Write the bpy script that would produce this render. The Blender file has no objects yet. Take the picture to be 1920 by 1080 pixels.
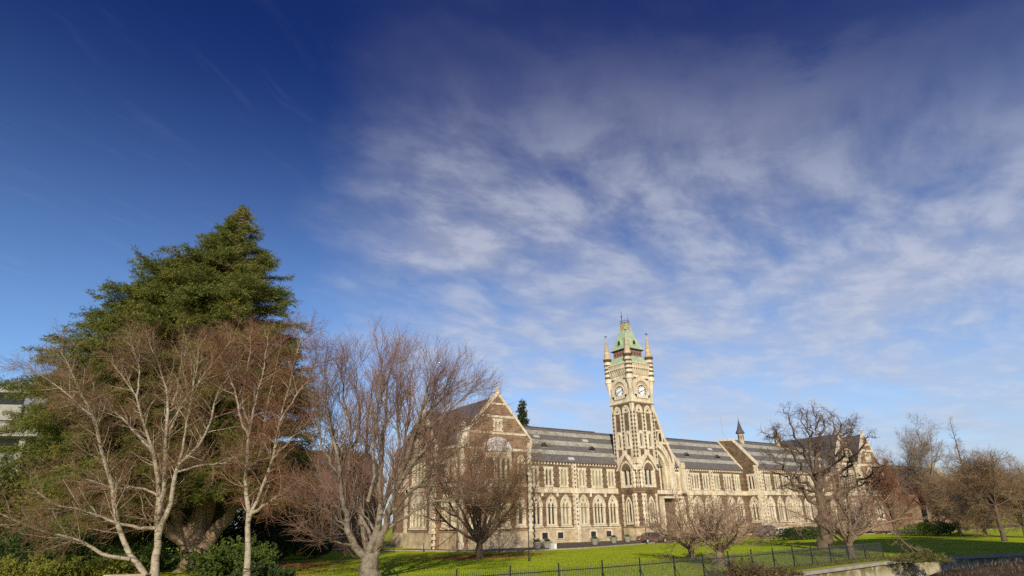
import bpy, bmesh, math, random
import numpy as np
from mathutils import Vector, Matrix
from mathutils.geometry import tessellate_polygon

SC = bpy.context.scene
COL = SC.collection
rad = math.radians

# ------------------------------------------------------------------ camera
FPX, PITCH, ROLL, YAW = 1150.0, 0.365476, 0.0172197, 0.59899      # focal length in px of a 1920 frame
EYE = Vector((0.0, 0.0, 3.0))

def ray(px, py):
    vx, vy, vz = (px - 960) / FPX, -(py - 540) / FPX, 1.0
    x = vx * math.cos(ROLL) + vy * math.sin(ROLL)
    u = -vx * math.sin(ROLL) + vy * math.cos(ROLL)
    yc = vz * math.cos(PITCH) - u * math.sin(PITCH)
    z = vz * math.sin(PITCH) + u * math.cos(PITCH)
    c, s = math.cos(YAW), math.sin(YAW)
    return Vector((x * c + yc * s, -x * s + yc * c, z))

RIGHT = Vector((math.cos(YAW), -math.sin(YAW), 0))                 # level right / forward of the view
FWD = Vector((math.sin(YAW), math.cos(YAW), 0))

def at(px, py, depth):
    """world point at a level distance along the view heading"""
    r = ray(px, py)
    return EYE + r * (depth / r.dot(FWD))

def onz(px, py, z=0.0):
    r = ray(px, py)
    return EYE + r * ((z - EYE.z) / r.z)

cam = bpy.data.objects.new('camera', bpy.data.cameras.new('camera'))
COL.objects.link(cam)
cd = cam.data
cd.sensor_width = 36.0
cd.lens = FPX / 1920 * 36.0
cd.clip_start, cd.clip_end = 0.5, 6000
ax = (ray(961, 540) - ray(960, 540)).normalized()
az_ = -ray(960, 540).normalized()
ay = az_.cross(ax)
m = Matrix((ax, ay, az_)).transposed().to_4x4()
m.translation = EYE
cam.matrix_world = m
SC.camera = cam

# ------------------------------------------------------------------ sky, sun, exposure
SUN_AZ, SUN_EL = rad(217), rad(24)
SC.view_settings.view_transform = 'Standard'
SC.view_settings.look = 'None'
SC.view_settings.exposure = 0.08
SC.view_settings.gamma = 1.0

class NT:
    """short-hand for building node trees"""
    def __init__(s, tree): s.t, s.n, s.l = tree, tree.nodes, tree.links
    def new(s, typ, **kw):
        n = s.n.new(typ)
        for k, v in kw.items():
            if k.startswith('i_'):
                k = k[2:]
                n.inputs[int(k) if k.isdigit() else k].default_value = v
            else: setattr(n, k, v)
        return n
    def put(s, v, sock):
        if v is None: return
        if hasattr(v, 'links'): s.l.new(v, sock)
        else: sock.default_value = v
    def math(s, op, a, b=None, c=None, clamp=False):
        n = s.n.new('ShaderNodeMath'); n.operation = op; n.use_clamp = clamp
        for v, k in zip((a, b, c), n.inputs): s.put(v, k)
        return n.outputs[0]
    def vmath(s, op, a, b=None, scale=None):
        n = s.n.new('ShaderNodeVectorMath'); n.operation = op
        s.put(a, n.inputs[0]); s.put(b, n.inputs[1]); s.put(scale, n.inputs[3])
        return n.outputs['Value'] if op in ('DOT_PRODUCT', 'LENGTH') else n.outputs[0]
    def mix(s, f, a, b, blend='MIX'):
        n = s.n.new('ShaderNodeMix'); n.data_type = 'RGBA'; n.blend_type = blend
        s.put(f, n.inputs[0]); s.put(a, n.inputs[6]); s.put(b, n.inputs[7])
        return n.outputs[2]
    def ramp(s, f, x0, x1, y0=0.0, y1=1.0, smooth=True):
        n = s.n.new('ShaderNodeMapRange'); n.interpolation_type = 'SMOOTHSTEP' if smooth else 'LINEAR'
        for v, k in zip((f, x0, x1, y0, y1), n.inputs): s.put(v, k)
        return n.outputs[0]
    def noise(s, vec, scale, detail=4, rough=0.55, dist=0.0, out=0):
        n = s.new('ShaderNodeTexNoise'); s.put(vec, n.inputs['Vector'])
        n.inputs['Scale'].default_value = scale; n.inputs['Detail'].default_value = detail
        n.inputs['Roughness'].default_value = rough; n.inputs['Distortion'].default_value = dist
        return n.outputs[out]
    def comb(s, x, y, z):
        n = s.n.new('ShaderNodeCombineXYZ')
        for v, k in zip((x, y, z), n.inputs): s.put(v, k)
        return n.outputs[0]
    def sep(s, v):
        n = s.n.new('ShaderNodeSeparateXYZ'); s.put(v, n.inputs[0]); return n.outputs

def c4(c): return (c[0], c[1], c[2], 1.0)

world = bpy.data.worlds.new("World")
SC.world = world
world.use_nodes = True
nt = NT(world.node_tree)
bg = nt.n['Background']
sky = nt.new('ShaderNodeTexSky', sky_type='NISHITA', sun_disc=False, sun_elevation=SUN_EL, sun_rotation=SUN_AZ,
             air_density=1.0, dust_density=0.6, ozone_density=2.0, altitude=50)
SKYSTR = 0.13
d = nt.new('ShaderNodeTexCoord').outputs['Generated']
dx, dy, dz = nt.sep(d)
az = nt.math('ARCTAN2', dx, dy)
el = nt.math('ARCSINE', dz)
# a clear, polarised winter sky: deeper blue with height
skyc = nt.mix(1.0, sky.outputs[0], c4((0.82, 0.98, 1.22)), 'MULTIPLY')
deep = nt.mix(nt.ramp(el, rad(8), rad(43)), c4((0.83, 0.86, 0.88)), c4((0.097, 0.155, 0.37)))
skyc = nt.mix(1.0, skyc, deep, 'MULTIPLY')
# high cirrus: a flat layer seen in perspective
h = nt.math('MAXIMUM', nt.math('ADD', dz, 0.12), 0.03)
p = nt.comb(nt.math('DIVIDE', dx, h), nt.math('DIVIDE', dy, h), 0.0)
rot = nt.new('ShaderNodeMapping'); nt.put(p, rot.inputs['Vector'])
rot.inputs['Rotation'].default_value = (0, 0, rad(-38)); rot.inputs['Scale'].default_value = (1.0, 1.35, 1.0)
pr = rot.outputs[0]
warp = nt.vmath('SCALE', nt.vmath('SUBTRACT', nt.noise(pr, 1.1, 3, 0.5, out=1), (0.5, 0.5, 0.5)), scale=0.34)
pw = nt.vmath('ADD', pr, warp)
big = nt.noise(pw, 1.25, 4, 0.55)
fine = nt.noise(pw, 5.2, 8, 0.60, 0.1)
streak = nt.new('ShaderNodeMapping'); nt.put(pw, streak.inputs['Vector']); streak.inputs['Scale'].default_value = (1.0, 4.5, 1.0)
wisp = nt.noise(streak.outputs[0], 2.2, 8, 0.6)
dens = nt.math('ADD', nt.math('MULTIPLY', big, 0.50), nt.math('ADD', nt.math('MULTIPLY', fine, 0.40), nt.math('MULTIPLY', wisp, 0.10)))
dens = nt.ramp(dens, 0.26, 0.645)
azj = nt.math('ADD', az, nt.math('MULTIPLY', nt.math('SUBTRACT', nt.noise(pr, 2.3, 5, 0.6), 0.5), 0.30))
mask = nt.ramp(azj, rad(13), rad(29))
mask = nt.math('MULTIPLY', mask, nt.ramp(azj, rad(82), rad(112), 1.0, 0.2))
elj = nt.math('ADD', el, nt.math('MULTIPLY', nt.math('SUBTRACT', fine, 0.5), 0.25))
mask = nt.math('MULTIPLY', mask, nt.ramp(nt.math('ADD', elj, nt.math('MULTIPLY', nt.math('MAXIMUM', nt.math('SUBTRACT', az, rad(45)), 0.0), 0.24)), rad(29), rad(46), 1.0, 0.04))
low = nt.math('MULTIPLY', nt.ramp(el, rad(7), rad(27), 1.0, 0.0), 0.80)
veil = nt.math('MULTIPLY', nt.math('MULTIPLY', low, nt.ramp(az, rad(24), rad(60))), nt.ramp(big, 0.30, 0.62, 0.5, 1.0))
faint = nt.math('MULTIPLY', nt.ramp(wisp, 0.52, 0.75), 0.05)
alpha = nt.math('MAXIMUM', nt.math('MAXIMUM', nt.math('MULTIPLY', dens, mask), veil), faint)
alpha = nt.math('MULTIPLY', nt.math('MULTIPLY', alpha, 0.84), nt.math('GREATER_THAN', dz, 0.0))
cl_hi = c4((2.5, 2.6, 3.4)); cl_lo = c4((3.65, 3.95, 4.85))
ccol = nt.mix(nt.ramp(el, rad(9), rad(36)), cl_lo, cl_hi)
ccol = nt.mix(nt.math('MULTIPLY', nt.ramp(fine, 0.42, 0.68), 0.42), ccol, c4((4.9, 5.15, 5.9)))
final = nt.mix(alpha, skyc, ccol)
nt.l.new(final, bg.inputs[0])
bg.inputs[1].default_value = SKYSTR

sd = Vector((math.sin(SUN_AZ) * math.cos(SUN_EL), math.cos(SUN_AZ) * math.cos(SUN_EL), math.sin(SUN_EL)))
sl = bpy.data.lights.new('sun', 'SUN')
SC.cycles.use_denoising = False
sl.energy, sl.angle, sl.color = 4.8, rad(0.53), (1.0, 0.87, 0.68)
so = bpy.data.objects.new('sun', sl)
COL.objects.link(so)
so.rotation_euler = (-sd).to_track_quat('-Z', 'Y').to_euler()
so.location = sd * 300

# ------------------------------------------------------------------ materials
MATS = {}
def mat(name, build, rough=0.85, spec=0.25):
    mm = bpy.data.materials.new(name); mm.use_nodes = True
    t = NT(mm.node_tree); b = t.n['Principled BSDF']
    b.inputs['Roughness'].default_value = rough
    b.inputs['Specular IOR Level'].default_value = spec
    build(t, b)
    MATS[name] = mm
    return mm

def pos(t): return t.new('ShaderNodeNewGeometry').outputs['Position']
def bump(t, b, h, strength=0.4, dist=0.05):
    n = t.new('ShaderNodeBump'); n.inputs['Strength'].default_value = strength; n.inputs['Distance'].default_value = dist
    t.put(h, n.inputs['Height']); t.l.new(n.outputs[0], b.inputs['Normal'])

def plain(name, col, rough=0.7, spec=0.3, var=0.15, scale=3.0, metallic=0.0):
    def f(t, b):
        n = t.noise(pos(t), scale, 5, 0.6)
        k = t.ramp(n, 0.25, 0.75, 1 - var, 1 + var)
        t.put(t.vmath('SCALE', c4(col)[:3], scale=k), b.inputs['Base Color'])
        b.inputs['Metallic'].default_value = metallic
    return mat(name, f, rough, spec)

def wallvec(t):
    """u runs along any upright wall, v is height"""
    x, y, z = t.sep(pos(t))
    return t.comb(t.math('ADD', x, y), z, 0.0)

def rubble(name, c1, c2, cm, bw=0.62, bh=0.30, mort=0.018):
    def f(t, b):
        v = wallvec(t)
        w = t.vmath('SCALE', t.vmath('SUBTRACT', t.noise(v, 1.7, 3, 0.6, out=1), (0.5, 0.5, 0.5)), scale=0.16)
        br = t.new('ShaderNodeTexBrick')
        t.put(t.vmath('ADD', v, w), br.inputs['Vector'])
        br.offset = 0.43; br.squash = 1.35; br.squash_frequency = 3
        for k, val in (('Color1', c4(c1)), ('Color2', c4(c2)), ('Mortar', c4(cm)), ('Scale', 1.0), ('Mortar Size', mort),
                       ('Bias', 0.0), ('Brick Width', bw), ('Row Height', bh)):
            br.inputs[k].default_value = val
        n = t.noise(pos(t), 0.9, 5, 0.65)
        fine = t.noise(pos(t), 9.0, 3, 0.7)
        k = t.math('MULTIPLY', t.ramp(n, 0.25, 0.75, 0.72, 1.28), t.ramp(fine, 0.25, 0.75, 0.82, 1.18))
        t.put(t.vmath('SCALE', br.outputs[0], scale=k), b.inputs['Base Color'])
        bump(t, b, t.math('ADD', br.outputs[1], t.math('MULTIPLY', fine, -0.6)), 0.5, -0.04)
    return mat(name, f, 0.92, 0.12)

rubble('rubble_stone', (0.195, 0.130, 0.078), (0.088, 0.060, 0.040), (0.30, 0.235, 0.16))
rubble('brown_stone', (0.30, 0.185, 0.11), (0.15, 0.095, 0.06), (0.38, 0.30, 0.21))
rubble('plinth_stone', (0.50, 0.41, 0.27), (0.38, 0.31, 0.20), (0.50, 0.42, 0.30), 0.9, 0.42)
rubble('red_brick', (0.30, 0.11, 0.07), (0.22, 0.085, 0.055), (0.38, 0.32, 0.26), 0.24, 0.09, 0.012)

def _white(t, b):
    v = wallvec(t)
    n = t.noise(pos(t), 0.7, 6, 0.65); fine = t.noise(pos(t), 6.0, 4, 0.7)
    x, y, z = t.sep(pos(t))
    streak = t.noise(t.comb(t.math('MULTIPLY', x, 3.0), t.math('MULTIPLY', y, 3.0), t.math('MULTIPLY', z, 0.35)), 1.2, 4, 0.6)
    c = t.mix(t.ramp(n, 0.3, 0.7), c4((0.61, 0.54, 0.41)), c4((0.78, 0.715, 0.57)))
    c = t.mix(t.math('MULTIPLY', t.ramp(streak, 0.45, 0.68), 0.70), c, c4((0.36, 0.285, 0.18)))
    br = t.new('ShaderNodeTexBrick'); t.put(v, br.inputs['Vector'])
    for k, val in (('Color1', c4((1, 1, 1))), ('Color2', c4((0.92, 0.90, 0.86))), ('Mortar', c4((0.70, 0.64, 0.55))), ('Scale', 1.0),
                   ('Mortar Size', 0.012), ('Brick Width', 0.75), ('Row Height', 0.42)):
        br.inputs[k].default_value = val
    c = t.mix(1.0, c, br.outputs[0], 'MULTIPLY')
    t.put(c, b.inputs['Base Color']); bump(t, b, fine, 0.3, 0.02)
mat('oamaru_stone', _white, 0.9, 0.15)
plain('tan_stone', (0.40, 0.29, 0.17), 0.9, 0.1, 0.2, 5.0)
plain('dark_stone', (0.115, 0.082, 0.055), 0.9, 0.1, 0.3, 4.0)

def _slate(t, b):
    x, y, z = t.sep(pos(t))
    bands = None
    for lo, hi in ((13.3, 14.0), (15.0, 15.85), (16.8, 17.55)):
        k = t.math('MULTIPLY', t.math('GREATER_THAN', z, lo), t.math('LESS_THAN', z, hi))
        bands = k if bands is None else t.math('MAXIMUM', bands, k)
    br = t.new('ShaderNodeTexBrick'); t.put(t.comb(t.math('ADD', x, t.math('MULTIPLY', y, 0.1)), z, 0), br.inputs['Vector'])
    for k, val in (('Color1', c4((1.15, 1.15, 1.15))), ('Color2', c4((0.68, 0.68, 0.70))), ('Mortar', c4((0.55, 0.55, 0.55))), ('Scale', 1.0),
                   ('Mortar Size', 0.012), ('Brick Width', 0.34), ('Row Height', 0.17)):
        br.inputs[k].default_value = val
    n = t.noise(pos(t), 0.5, 6, 0.65)
    c = t.mix(bands, c4((0.150, 0.140, 0.140)), c4((0.40, 0.395, 0.33)))
    c = t.mix(1.0, c, br.outputs[0], 'MULTIPLY')
    c = t.mix(t.ramp(n, 0.45, 0.8), c, c4((0.15, 0.13, 0.10)))
    t.put(c, b.inputs['Base Color'])
    bump(t, b, br.outputs[1], 0.4, -0.03)
mat('slate', _slate, 0.75, 0.3)
plain('plain_slate', (0.085, 0.080, 0.085), 0.7, 0.3, 0.3, 1.2)
plain('brown_roof', (0.13, 0.085, 0.060), 0.85, 0.15, 0.35, 0.8)
plain('lead', (0.52, 0.51, 0.50), 0.55, 0.4, 0.25, 1.6)
def _copper(t, b):
    n = t.noise(pos(t), 1.1, 6, 0.65); x, y, z = t.sep(pos(t))
    c = t.mix(t.ramp(n, 0.3, 0.7), c4((0.255, 0.37, 0.235)), c4((0.41, 0.50, 0.335)))
    st = t.noise(t.comb(t.math('MULTIPLY', x, 4), t.math('MULTIPLY', y, 4), t.math('MULTIPLY', z, .4)), 1.3, 4, .6)
    c = t.mix(t.math('MULTIPLY', t.ramp(st, 0.5, 0.75), 0.55), c, c4((0.30, 0.30, 0.14)))
    t.put(c, b.inputs['Base Color'])
mat('copper', _copper, 0.7, 0.25)
plain('copper_rust', (0.36, 0.28, 0.14), 0.75, 0.2, 0.3, 3.0)
plain('red_frieze', (0.24, 0.13, 0.10), 0.8, 0.2, 0.25, 6.0)
plain('iron', (0.018, 0.019, 0.022), 0.5, 0.4, 0.2, 6.0)
plain('fence_iron', (0.020, 0.026, 0.022), 0.55, 0.35, 0.3, 4.0)
plain('steel', (0.35, 0.36, 0.37), 0.45, 0.5, 0.15, 4.0)
plain('clock_white', (0.84, 0.84, 0.84), 0.4, 0.4, 0.03, 4.0)
plain('black_paint', (0.012, 0.012, 0.014), 0.5, 0.4, 0.1, 4.0)
def _glass(t, b):
    r = t.new('ShaderNodeObjectInfo').outputs['Random']
    n = t.noise(pos(t), 0.9, 2, 0.5)
    k = t.ramp(t.math('ADD', t.math('MULTIPLY', r, 0.6), t.math('MULTIPLY', n, 0.5)), 0.42, 0.85)
    t.put(t.mix(k, c4((0.022, 0.026, 0.024)), c4((0.26, 0.26, 0.17))), b.inputs['Base Color'])
    w = t.noise(pos(t), 2.2, 2, 0.5); bump(t, b, w, 0.15, 0.02)
mat('window_glass', _glass, 0.12, 0.5)
plain('dark_glass', (0.03, 0.034, 0.042), 0.1, 0.5, 0.2, 1.0)
plain('dark_hollow', (0.03, 0.026, 0.022), 0.9, 0.1, 0.2, 1.0)
plain('concrete', (0.29, 0.28, 0.245), 0.9, 0.15, 0.18, 1.4)
plain('grey_metal_roof', (0.34, 0.35, 0.36), 0.5, 0.4, 0.1, 0.6)
plain('grey_fascia', (0.16, 0.17, 0.19), 0.7, 0.2, 0.15, 0.8)

def _lawn(t, b):
    p = pos(t)
    big = t.noise(p, 0.11, 5, 0.6); mid = t.noise(p, 0.9, 5, 0.65); fine = t.noise(p, 14.0, 3, 0.7)
    c = t.mix(t.ramp(big, 0.35, 0.65), c4((0.33, 0.44, 0.016)), c4((0.45, 0.50, 0.026)))
    c = t.mix(t.ramp(mid, 0.5, 0.75, 0.0, 0.55), c, c4((0.48, 0.45, 0.05)))
    c = t.mix(t.ramp(fine, 0.3, 0.7, 0.55, 0.0), c, c4((0.20, 0.29, 0.012)))
    pat = t.noise(p, 0.33, 6, 0.7)
    c = t.mix(t.ramp(pat, 0.46, 0.64, 0.0, 0.75), c, c4((0.22, 0.30, 0.014)))
    bare = t.noise(p, 0.55, 7, 0.75)
    c = t.mix(t.ramp(bare, 0.57, 0.70, 0.0, 0.6), c, c4((0.40, 0.33, 0.09)))
    # drifts of fallen leaves: under the two leafy trees near the house and by the shrubbery
    x, y, z = t.sep(p); litter = None
    for cx, cy, r in ((33.5, 54.0, 6.5), (14.5, 57.0, 7.0), (11.0, 47.0, 6.0)):
        dd = t.math('SQRT', t.math('ADD', t.math('POWER', t.math('SUBTRACT', x, cx), 2), t.math('POWER', t.math('SUBTRACT', y, cy), 2)))
        k = t.ramp(t.math('ADD', dd, t.math('MULTIPLY', t.math('SUBTRACT', mid, 0.5), 7.0)), r * 0.45, r, 1.0, 0.0)
        litter = k if litter is None else t.math('MAXIMUM', litter, k)
    lf = t.math('MULTIPLY', litter, t.ramp(t.noise(p, 5.0, 4, 0.7), 0.38, 0.6, 0.15, 0.95))
    c = t.mix(lf, c, c4((0.27, 0.135, 0.055)))
    t.put(c, b.inputs['Base Color'])
    bump(t, b, t.math('ADD', fine, t.math('MULTIPLY', mid, 0.8)), 0.35, 0.05)
mat('lawn', _lawn, 0.95, 0.05)
plain('asphalt', (0.115, 0.098, 0.080), 0.95, 0.1, 0.22, 0.9)
plain('kerb_stone', (0.34, 0.31, 0.25), 0.9, 0.1, 0.2, 1.5)
plain('soil', (0.085, 0.060, 0.040), 0.95, 0.05, 0.35, 1.2)
plain('river_bed', (0.11, 0.10, 0.08), 0.5, 0.3, 0.35, 0.5)
def _retain(t, b):
    p = pos(t); x, y, z = t.sep(p)
    n = t.noise(p, 0.5, 6, 0.7); s = t.noise(t.comb(t.math('MULTIPLY', x, 1.6), t.math('MULTIPLY', y, 1.6), t.math('MULTIPLY', z, 0.25)), 1.3, 5, 0.7)
    c = t.mix(t.ramp(n, 0.3, 0.7), c4((0.40, 0.35, 0.24)), c4((0.58, 0.52, 0.38)))
    c = t.mix(t.ramp(s, 0.48, 0.72), c, c4((0.16, 0.13, 0.07)))
    moss = t.math('MULTIPLY', t.ramp(z, -1.1, -0.1), t.ramp(t.noise(p, 1.6, 5, 0.7), 0.38, 0.58))
    c = t.mix(moss, c, c4((0.13, 0.13, 0.035)))
    t.put(c, b.inputs['Base Color']); bump(t, b, t.noise(p, 5, 4, 0.7), 0.5, 0.05)
mat('retaining_wall', _retain, 0.9, 0.1)

def bark(name, c1, c2, cd_, scale=2.2, dark=0.55):
    def f(t, b):
        p = pos(t); x, y, z = t.sep(p)
        n = t.noise(p, scale, 5, 0.65)
        rings = t.noise(t.comb(t.math('MULTIPLY', x, 0.8), t.math('MULTIPLY', y, 0.8), t.math('MULTIPLY', z, 3.2)), 1.8, 4, 0.7)
        c = t.mix(t.ramp(n, 0.3, 0.7), c4(c1), c4(c2))
        c = t.mix(t.ramp(rings, dark, dark + 0.18), c, c4(cd_))
        t.put(c, b.inputs['Base Color']); bump(t, b, t.noise(t.comb(t.math('MULTIPLY', x, 2.2), t.math('MULTIPLY', y, 2.2), z), 5, 5, 0.72), 1.0, 0.07)
    return mat(name, f, 0.85, 0.15)
bark('birch_bark', (0.44, 0.385, 0.305), (0.27, 0.22, 0.16), (0.085, 0.065, 0.045), 3.0, 0.50)
bark('beech_bark', (0.275, 0.235, 0.18), (0.145, 0.12, 0.088), (0.065, 0.052, 0.040), 2.6, 0.50)
bark('cedar_bark', (0.34, 0.24, 0.155), (0.24, 0.165, 0.105), (0.11, 0.075, 0.05), 1.1, 0.58)
bark('oak_bark', (0.17, 0.125, 0.09), (0.10, 0.073, 0.053), (0.05, 0.037, 0.028), 1.6, 0.55)
bark('cherry_bark', (0.31, 0.23, 0.16), (0.20, 0.14, 0.10), (0.09, 0.065, 0.045), 1.6, 0.58)
def twig(name, c1, c2):
    def f(t, b):
        r = t.new('ShaderNodeNewGeometry').outputs['Random Per Island']
        t.put(t.mix(r, c4(c1), c4(c2)), b.inputs['Base Color'])
    return mat(name, f, 0.8, 0.15)
twig('birch_twigs', (0.15, 0.090, 0.052), (0.31, 0.195, 0.11))
twig('red_twigs', (0.155, 0.078, 0.048), (0.29, 0.150, 0.085))
twig('beech_twigs', (0.165, 0.096, 0.070), (0.315, 0.185, 0.138))
twig('oak_twigs', (0.11, 0.070, 0.050), (0.19, 0.115, 0.075))
twig('cherry_twigs', (0.26, 0.165, 0.115), (0.40, 0.27, 0.19))
twig('willow_twigs', (0.225, 0.150, 0.085), (0.335, 0.230, 0.135))
twig('grey_twigs', (0.24, 0.185, 0.135), (0.34, 0.27, 0.20))
twig('plum_twigs', (0.20, 0.085, 0.055), (0.30, 0.14, 0.075))
def leafy(name, c1, c2, trans=0.3, c3=None):
    def f(t, b):
        r = t.new('ShaderNodeNewGeometry').outputs['Random Per Island']
        c = t.mix(r, c4(c1), c4(c2))
        n = t.noise(pos(t), 0.45, 3, 0.6)
        if c3: c = t.mix(t.ramp(n, 0.52, 0.70), c, c4(c3))
        t.put(c, b.inputs['Base Color'])
        tr = t.new('ShaderNodeBsdfTranslucent'); t.put(c, tr.inputs[0])
        ms = t.new('ShaderNodeMixShader'); ms.inputs[0].default_value = trans
        t.l.new(b.outputs[0], ms.inputs[1]); t.l.new(tr.outputs[0], ms.inputs[2])
        t.l.new(ms.outputs[0], t.n['Material Output'].inputs[0])
    return mat(name, f, 0.6, 0.25)
leafy('cedar_needles', (0.085, 0.115, 0.024), (0.195, 0.205, 0.040), 0.30, (0.25, 0.22, 0.045))
leafy('dark_needles', (0.030, 0.048, 0.018), (0.075, 0.095, 0.030), 0.2)
leafy('hedge_leaves', (0.070, 0.090, 0.022), (0.160, 0.165, 0.036), 0.2, (0.22, 0.17, 0.045))
leafy('gold_juniper', (0.17, 0.19, 0.025), (0.30, 0.29, 0.05), 0.3)
leafy('shrub_leaves', (0.060, 0.100, 0.020), (0.135, 0.185, 0.035), 0.3)
leafy('laurel_leaves', (0.025, 0.045, 0.015), (0.075, 0.105, 0.030), 0.2)
leafy('rough_grass', (0.10, 0.11, 0.03), (0.22, 0.20, 0.06), 0.3)
leafy('lawn_blades', (0.20, 0.30, 0.012), (0.40, 0.46, 0.03), 0.35)
leafy('dry_weeds', (0.09, 0.062, 0.035), (0.17, 0.115, 0.06), 0.2)
leafy('ivy_leaves', (0.085, 0.062, 0.028), (0.17, 0.115, 0.05), 0.2)
leafy('brown_leaves', (0.20, 0.085, 0.030), (0.30, 0.14, 0.05), 0.3)
plain('car_paint', (0.062, 0.024, 0.028), 0.25, 0.6, 0.05, 2.0)
plain('van_paint', (0.10, 0.11, 0.27), 0.3, 0.5, 0.05, 2.0)
plain('white_paint', (0.78, 0.78, 0.76), 0.35, 0.5, 0.05, 2.0)
plain('tyre', (0.02, 0.02, 0.02), 0.9, 0.1, 0.1, 5.0)
plain('tail_red', (0.45, 0.02, 0.02), 0.2, 0.5, 0.05, 5.0)
plain('timber', (0.42, 0.35, 0.24), 0.85, 0.15, 0.25, 3.0)
plain('sign_grey', (0.42, 0.45, 0.42), 0.6, 0.3, 0.1, 3.0)

# ------------------------------------------------------------------ mesh helpers
def link(o, parent=None):
    COL.objects.link(o)
    if parent is not None: o.parent = parent
    return o

def tag(o, label=None, cat=None, group=None, kind=None):
    for k, v in (('label', label), ('category', cat), ('group', group), ('kind', kind)):
        if v: o[k] = v
    return o

def thing(name, label, cat, loc=(0, 0, 0), group=None):
    o = bpy.data.objects.new(name, None)
    o.empty_display_size = 0.5
    o.location = loc
    COL.objects.link(o)
    return tag(o, label, cat, group)

def raw_mesh(name, V, faces_q=None, faces_t=None, smooth=False):
    """fast mesh from numpy arrays of quads and triangles"""
    me = bpy.data.meshes.new(name)
    nq = 0 if faces_q is None else len(faces_q)
    ntr = 0 if faces_t is None else len(faces_t)
    me.vertices.add(len(V)); me.vertices.foreach_set('co', np.asarray(V, np.float32).ravel())
    loops = []
    if nq: loops.append(np.asarray(faces_q, np.int32).ravel())
    if ntr: loops.append(np.asarray(faces_t, np.int32).ravel())
    lp = np.concatenate(loops)
    me.loops.add(len(lp)); me.loops.foreach_set('vertex_index', lp)
    me.polygons.add(nq + ntr)
    st = np.concatenate([np.arange(nq) * 4, nq * 4 + np.arange(ntr) * 3]).astype(np.int32)
    me.polygons.foreach_set('loop_start', st)
    if smooth: me.polygons.foreach_set('use_smooth', np.ones(nq + ntr, bool))
    me.update(calc_edges=True)
    return me

class Fr:
    """a wall frame: origin, u along the wall, v up, n outward"""
    def __init__(s, o, u, n, v=(0, 0, 1)):
        s.o, s.u, s.v, s.n = Vector(o), Vector(u), Vector(v), Vector(n)
    def p(s, a, b, d=0.0): return s.o + s.u * a + s.v * b + s.n * d

def arch(cx, w, z0, zs, zt, k=5):
    """outline of an opening with a pointed head, anticlockwise"""
    a = w / 2; h_ = zt - zs
    R = (a * a + h_ * h_) / (2 * a)
    pts = [(cx - a, z0), (cx + a, z0)]
    t1 = math.atan2(h_, R - a)
    for i in range(k + 1):
        t = t1 * i / k
        pts.append((cx + a - R + R * math.cos(t), zs + R * math.sin(t)))
    for i in range(k - 1, -1, -1):
        t = t1 * i / k
        pts.append((cx - a + R - R * math.cos(t), zs + R * math.sin(t)))
    return pts

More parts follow.
